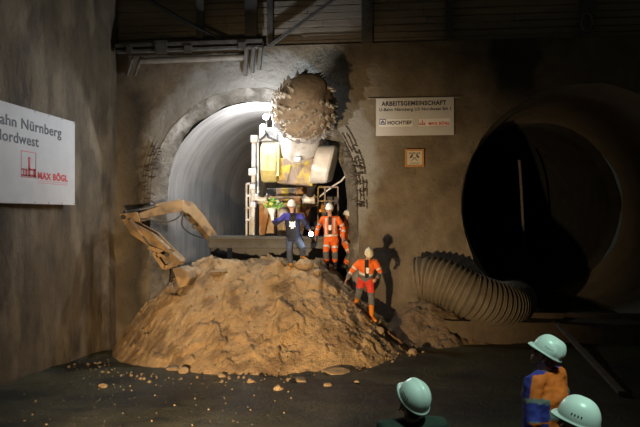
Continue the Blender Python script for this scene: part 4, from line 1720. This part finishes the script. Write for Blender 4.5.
# 3: the man coming down the heap by the pier
s3 = 15.0 / FOC
J3 = px_joints(367, 320, s3, {
    'pelvis': (365.5, 278.5, 0.05), 'chest': (367, 267, -0.06), 'neck': (368, 259.5, -0.12), 'head': (369.3, 254.5, -0.20),
    'sh_l': (359.5, 262.5, -0.08), 'el_l': (352, 271, -0.05), 'wr_l': (347.5, 279, -0.14),
    'sh_r': (375.5, 262.5, -0.06), 'el_r': (380.5, 272.5, -0.08), 'wr_r': (377.0, 277.0, -0.27),
    'hip_l': (361.5, 280, 0.05), 'kn_l': (359, 293, -0.12), 'an_l': (356.5, 302.5, 0.22), 'toe_l': (354, 304.5, 0.02),
    'hip_r': (369.5, 280, 0.03), 'kn_r': (371.5, 296, -0.16), 'an_r': (371.5, 315, -0.04), 'toe_r': (375.5, 318.6, -0.2),
    'face': (0.12, -1, -0.55), 'up': (0.05, -0.4, 1), 'hem': 0.05, 'palm_l': (1, 0, 0), 'palm_r': (-0.7, 0.2, 0), 'thumb_l': -1, 'thumb_r': 1, 'curl_r': 0.9})


def jacket3(c, J):
    p0, p1 = V(J['pelvis']), V(J['chest'])
    r = orange_jacket(c, J)
    t = (c - p0).dot(p1 - p0) / (p1 - p0).length_squared
    for s in 'lr':
        if band(c, J, 'el_' + s, 'wr_' + s, 0.45, 1.2):
            return 3
        if band(c, J, 'el_' + s, 'wr_' + s, -0.2, 0.45) or band(c, J, 'sh_' + s, 'el_' + s, 0.35, 1.0):
            return 1 if r == 1 else 0
    if r == 2:
        return 2
    if t < 0.42:
        return 3
    if t < 0.62:
        return 1
    return 0


style3 = dict(jacket=[m_hiviz, m_reflect, m_blackcl, m_greycl], jacket_pick=jacket3, trousers=[m_hiviz_red, m_greycl, m_reflect],
              trouser_pick=lambda c, J: 1 if any(band(c, J, 'kn_' + s, 'an_' + s, -0.22, 0.5) for s in 'lr') else 0, boots=m_boot_o, boot_top=0.3, leg_end=0.42, helmet=m_helm_y)
P3 = at(367, 320, 14.95)
man3 = person('person in orange and grey jacket, red trousers and orange boots climbing down the heap', J3, P3, 0, style3)
chest_print(man3, J3, 1, 0.9, 0.02, -0.07)

# 4: another worker hidden behind the orange one, at the pier edge
J4 = {k: (V(v) if isinstance(v, tuple) and len(v) == 3 else v) for k, v in J2.items()}
P4 = at(346.0, 268, 16.95)
P4.z = 1.93
man4 = person('person in orange suit half hidden behind the pier, behind the other orange worker', J2, P4, R(70), style2, scale=0.93)

# ---- flowers and lamp held by the first man
h1 = P1 + V(J1['wr_l']) + V((0.0, -0.06, 0.06))
bq = thing('bouquet', 'bunch of yellow and white flowers wrapped in white paper, held up', 'bouquet', h1)
m_paper = mat('white_paper', (0.85, 0.85, 0.86), (0.8, 0.8, 0.82), rough=0.6)
m_leaf = mat('fresh_leaf', (0.20, 0.50, 0.10), (0.12, 0.36, 0.06), rough=0.5, scale=20)
bm = bmesh.new()
axb = V((-0.08, -0.05, 1)).normalized()
tube(bm, [axb * -0.12, axb * -0.05, axb * 0.02, axb * 0.10, axb * 0.20], [0.03, 0.045, 0.055, 0.085, 0.125], n=20, cap=False)
bq.scale = (0.95, 0.95, 1.0)
for v in bm.verts:
    v.co += V((noise.noise(v.co * 20), noise.noise(v.co * 20 + V((5, 0, 0))), 0)) * 0.012
o = obj('paper_wrap', bm, m_paper, bq, smooth=True)
o.modifiers.new('thick', 'SOLIDIFY').thickness = 0.003
rb = random.Random(11)
bm = bmesh.new()
for k in range(90):
    th, ph = rb.uniform(0, 1.25), rb.uniform(0, 2 * pi)
    d = V((sin(th) * cos(ph), sin(th) * sin(ph), cos(th)))
    st_ = axb * 0.12 + d * 0.04
    L_ = rb.uniform(0.16, 0.36)
    e = axb * 0.12 + d * L_
    dd, ss, uu = basis(d, (rb.uniform(-1, 1), rb.uniform(-1, 1), rb.uniform(-1, 1)))
    w = rb.uniform(0.018, 0.035)
    pts5 = [(0, 0), (0.3, 0.6), (0.55, 1), (0.8, 0.6), (1, 0)]
    la = [bm.verts.new(st_.lerp(e, 0.5 + 0.5 * t) + ss * w * x + uu * 0.01 * sin(t * 3)) for t, x in pts5]
    lb = [bm.verts.new(st_.lerp(e, 0.5 + 0.5 * t) - ss * w * x + uu * 0.01 * sin(t * 3)) for t, x in pts5[1:-1]]
    bm.faces.new([la[0], la[1], la[2], la[3], la[4], lb[2], lb[1], lb[0]])
    tube(bm, [st_, st_.lerp(e, 0.55)], 0.003, n=5)
lo = obj('foliage', bm, m_leaf, bq)
lo['kind'] = 'stuff'
m_fy = mat('yellow_petal', (0.85, 0.65, 0.08), (0.8, 0.5, 0.05), rough=0.5)
m_fw = mat('pale_petal', (0.85, 0.82, 0.75), (0.8, 0.72, 0.65), rough=0.5)
m_fp = mat('pink_petal', (0.80, 0.35, 0.25), (0.7, 0.25, 0.2), rough=0.5)
for k in range(13):
    th, ph = rb.uniform(0.1, 1.1), k * 2.4
    d = V((sin(th) * cos(ph), sin(th) * sin(ph), cos(th)))
    c = axb * 0.12 + d * rb.uniform(0.24, 0.32)
    dd, ss, uu = basis(d)
    bm = bmesh.new()
    tube(bm, [axb * 0.1, c], 0.004, n=5)
    for j in range(8):
        a = j * pi / 4
        r = ss * cos(a) + uu * sin(a)
        Mx = Matrix((r, dd.cross(r), dd)).transposed()
        ball(bm, c + r * 0.028 + dd * 0.004, (0.026, 0.014, 0.005), Mx, 8)
    f = obj('flower', bm, (m_fy, m_fw, m_fy, m_fp)[k % 4], bq)
    bm = bmesh.new()
    ball(bm, c + dd * 0.008, 0.012, seg=8)
    obj('flower_centre', bm, m_fy, f)

hw = P1 + V(J1['wr_r']) + V((0.04, -0.08, -0.08))
hl = thing('hand_lamp', 'bright white hand lamp held low by the flower carrier', 'hand lamp', hw)
bm = bmesh.new()
tube(bm, [(0, 0.08, 0), (0, -0.04, 0), (0, -0.07, 0)], [0.04, 0.045, 0.065], n=18)
obj('lamp_body', bm, m_black, hl)
bm = bmesh.new()
tube(bm, [(0, -0.068, 0), (0, -0.08, 0)], 0.06, n=18)
ball(bm, (0, -0.08, 0), (0.052, 0.03, 0.052), seg=14)
obj('lens', bm, mat('hand_lamp_lens', (0.9, 0.9, 0.9), emit=(0.92, 0.97, 1.0), estr=12), hl)
bm = bmesh.new()
tube(bm, [(0, 0.06, 0.04), (0, 0.05, 0.085), (0, -0.02, 0.085), (0, -0.03, 0.045)], 0.012, n=8)
obj('handle', bm, m_black, hl)
lamp('hand_lamp_light', 'POINT', hw + V((0, -0.16, 0)), 14, (0.92, 0.97, 1), shadow_soft_size=0.05)


# ---- spectators in the foreground
def stand(h=1.75, tilt=0.0, turn=0.0, gaze=0.0):
    k = h / 1.75
    J = {'pelvis': (0, 0, 0.95), 'chest': (0, 0, 1.27), 'neck': (0, 0.0, 1.50), 'head': (0, -0.03 + 0.05 * gaze, 1.63),
         'sh_l': (-0.19, 0.0, 1.41), 'el_l': (-0.26, 0.04, 1.12), 'wr_l': (-0.24, -0.08, 0.88),
         'sh_r': (0.19, 0.0, 1.41), 'el_r': (0.26, 0.04, 1.12), 'wr_r': (0.24, -0.08, 0.88),
         'hip_l': (-0.10, 0, 0.90), 'kn_l': (-0.11, -0.02, 0.50), 'an_l': (-0.12, 0.02, 0.09), 'toe_l': (-0.13, -0.14, 0.035),
         'hip_r': (0.10, 0, 0.90), 'kn_r': (0.11, -0.02, 0.50), 'an_r': (0.12, 0.02, 0.09), 'toe_r': (0.13, -0.14, 0.035),
         'face': (sin(turn) * cos(gaze), -cos(turn) * cos(gaze), sin(gaze)), 'up': (0, sin(gaze) if False else 0, 1), 'hem': 0.12,
         'palm_l': (1, 0, 0), 'palm_r': (-1, 0, 0), 'thumb_l': -1, 'thumb_r': 1}
    for key, v in J.items():
        if key.split('_')[0] in ('pelvis', 'chest', 'neck', 'head', 'sh', 'el', 'wr', 'hip', 'kn', 'an', 'toe'):
            J[key] = tuple(x * k if i == 2 else x for i, x in enumerate(v))
    return J


m_tape = mat('dull_tape', (0.20, 0.20, 0.19), (0.16, 0.16, 0.15), rough=0.5)


def spectator_jacket(c, J):
    # blue front and lower body, orange shoulders and back
    for s in 'lr':
        if band(c, J, 'el_' + s, 'wr_' + s, 0.0, 1.2) or band(c, J, 'sh_' + s, 'el_' + s, 0.55, 1.0):
            return 1
        if band(c, J, 'sh_' + s, 'el_' + s, 0.42, 0.55):
            return 2
    z = c.z
    zc = V(J['chest']).z
    if z > zc + 0.20:
        return 1
    if c.y < 0.02 or z < zc - 0.34:
        return 1
    if zc - 0.16 < z < zc - 0.10:
        return 2
    return 0


def place(px, py_top, d, J, hgt_top):
    """put a spectator so that the helmet top shows at px,py_top at distance d"""
    fwd = V((-sin(YAW), cos(YAW), 0))
    r = V((cos(YAW), sin(YAW), 0))
    p = V((0, 0, CZ)) + fwd * d + r * ((px - 320) / FOC * d)
    return V((p.x, p.y, ground_h(p.x, p.y) + 0.0)), CZ + (213.5 - py_top) / FOC * d


def spectator(label, px, py, d, rz, style, gaze=0.15, turn=0.0):
    J0 = stand(1.75, gaze=gaze, turn=turn)
    loc, ztop = place(px, py, d, J0, 0)
    top0 = 1.63 + 0.185
    k = (ztop - loc.z) / top0
    J = stand(1.75 * k, gaze=gaze, turn=turn)
    # keep head size: head joint sits 0.185 under the helmet top
    hz = (ztop - loc.z) - 0.185
    for key in ('head',):
        J[key] = (J[key][0], J[key][1], hz)
    J['neck'] = (0, 0.0, hz - 0.13)
    J['neck'] = (0, 0.0, hz - 0.115)
    for key in ('sh_l', 'sh_r'):
        J[key] = (J[key][0], J[key][1], hz - 0.185)
    J['chest'] = (0, 0, hz - 0.32)
    return person(label, J, loc, rz, style)


sB = dict(jacket=[m_hiviz, m_royal, m_tape], jacket_pick=spectator_jacket, trousers=[m_navy], boots=m_boot_b, bulk=0.035, detail=2, ridges=True)
spectator('person in orange and blue safety jacket and ribbed white helmet, seen from behind', 545, 334, 5.25, R(-132), sB, gaze=0.5, turn=0.35)
sC = dict(jacket=[m_navy], trousers=[m_navy], boots=m_boot_b, detail=2)
spectator('person in white helmet in front of the orange and blue jacket, mostly cut off below', 579, 396, 3.75, R(-140), sC, gaze=0.25, turn=0.35)
sA = dict(jacket=[m_green], trousers=[m_blackcl], boots=m_boot_b, detail=2)
spectator('person in dark green jacket and white helmet looking up at the soil heap from below', 412, 376, 4.35, R(-165), sA, gaze=0.6, turn=0.35)
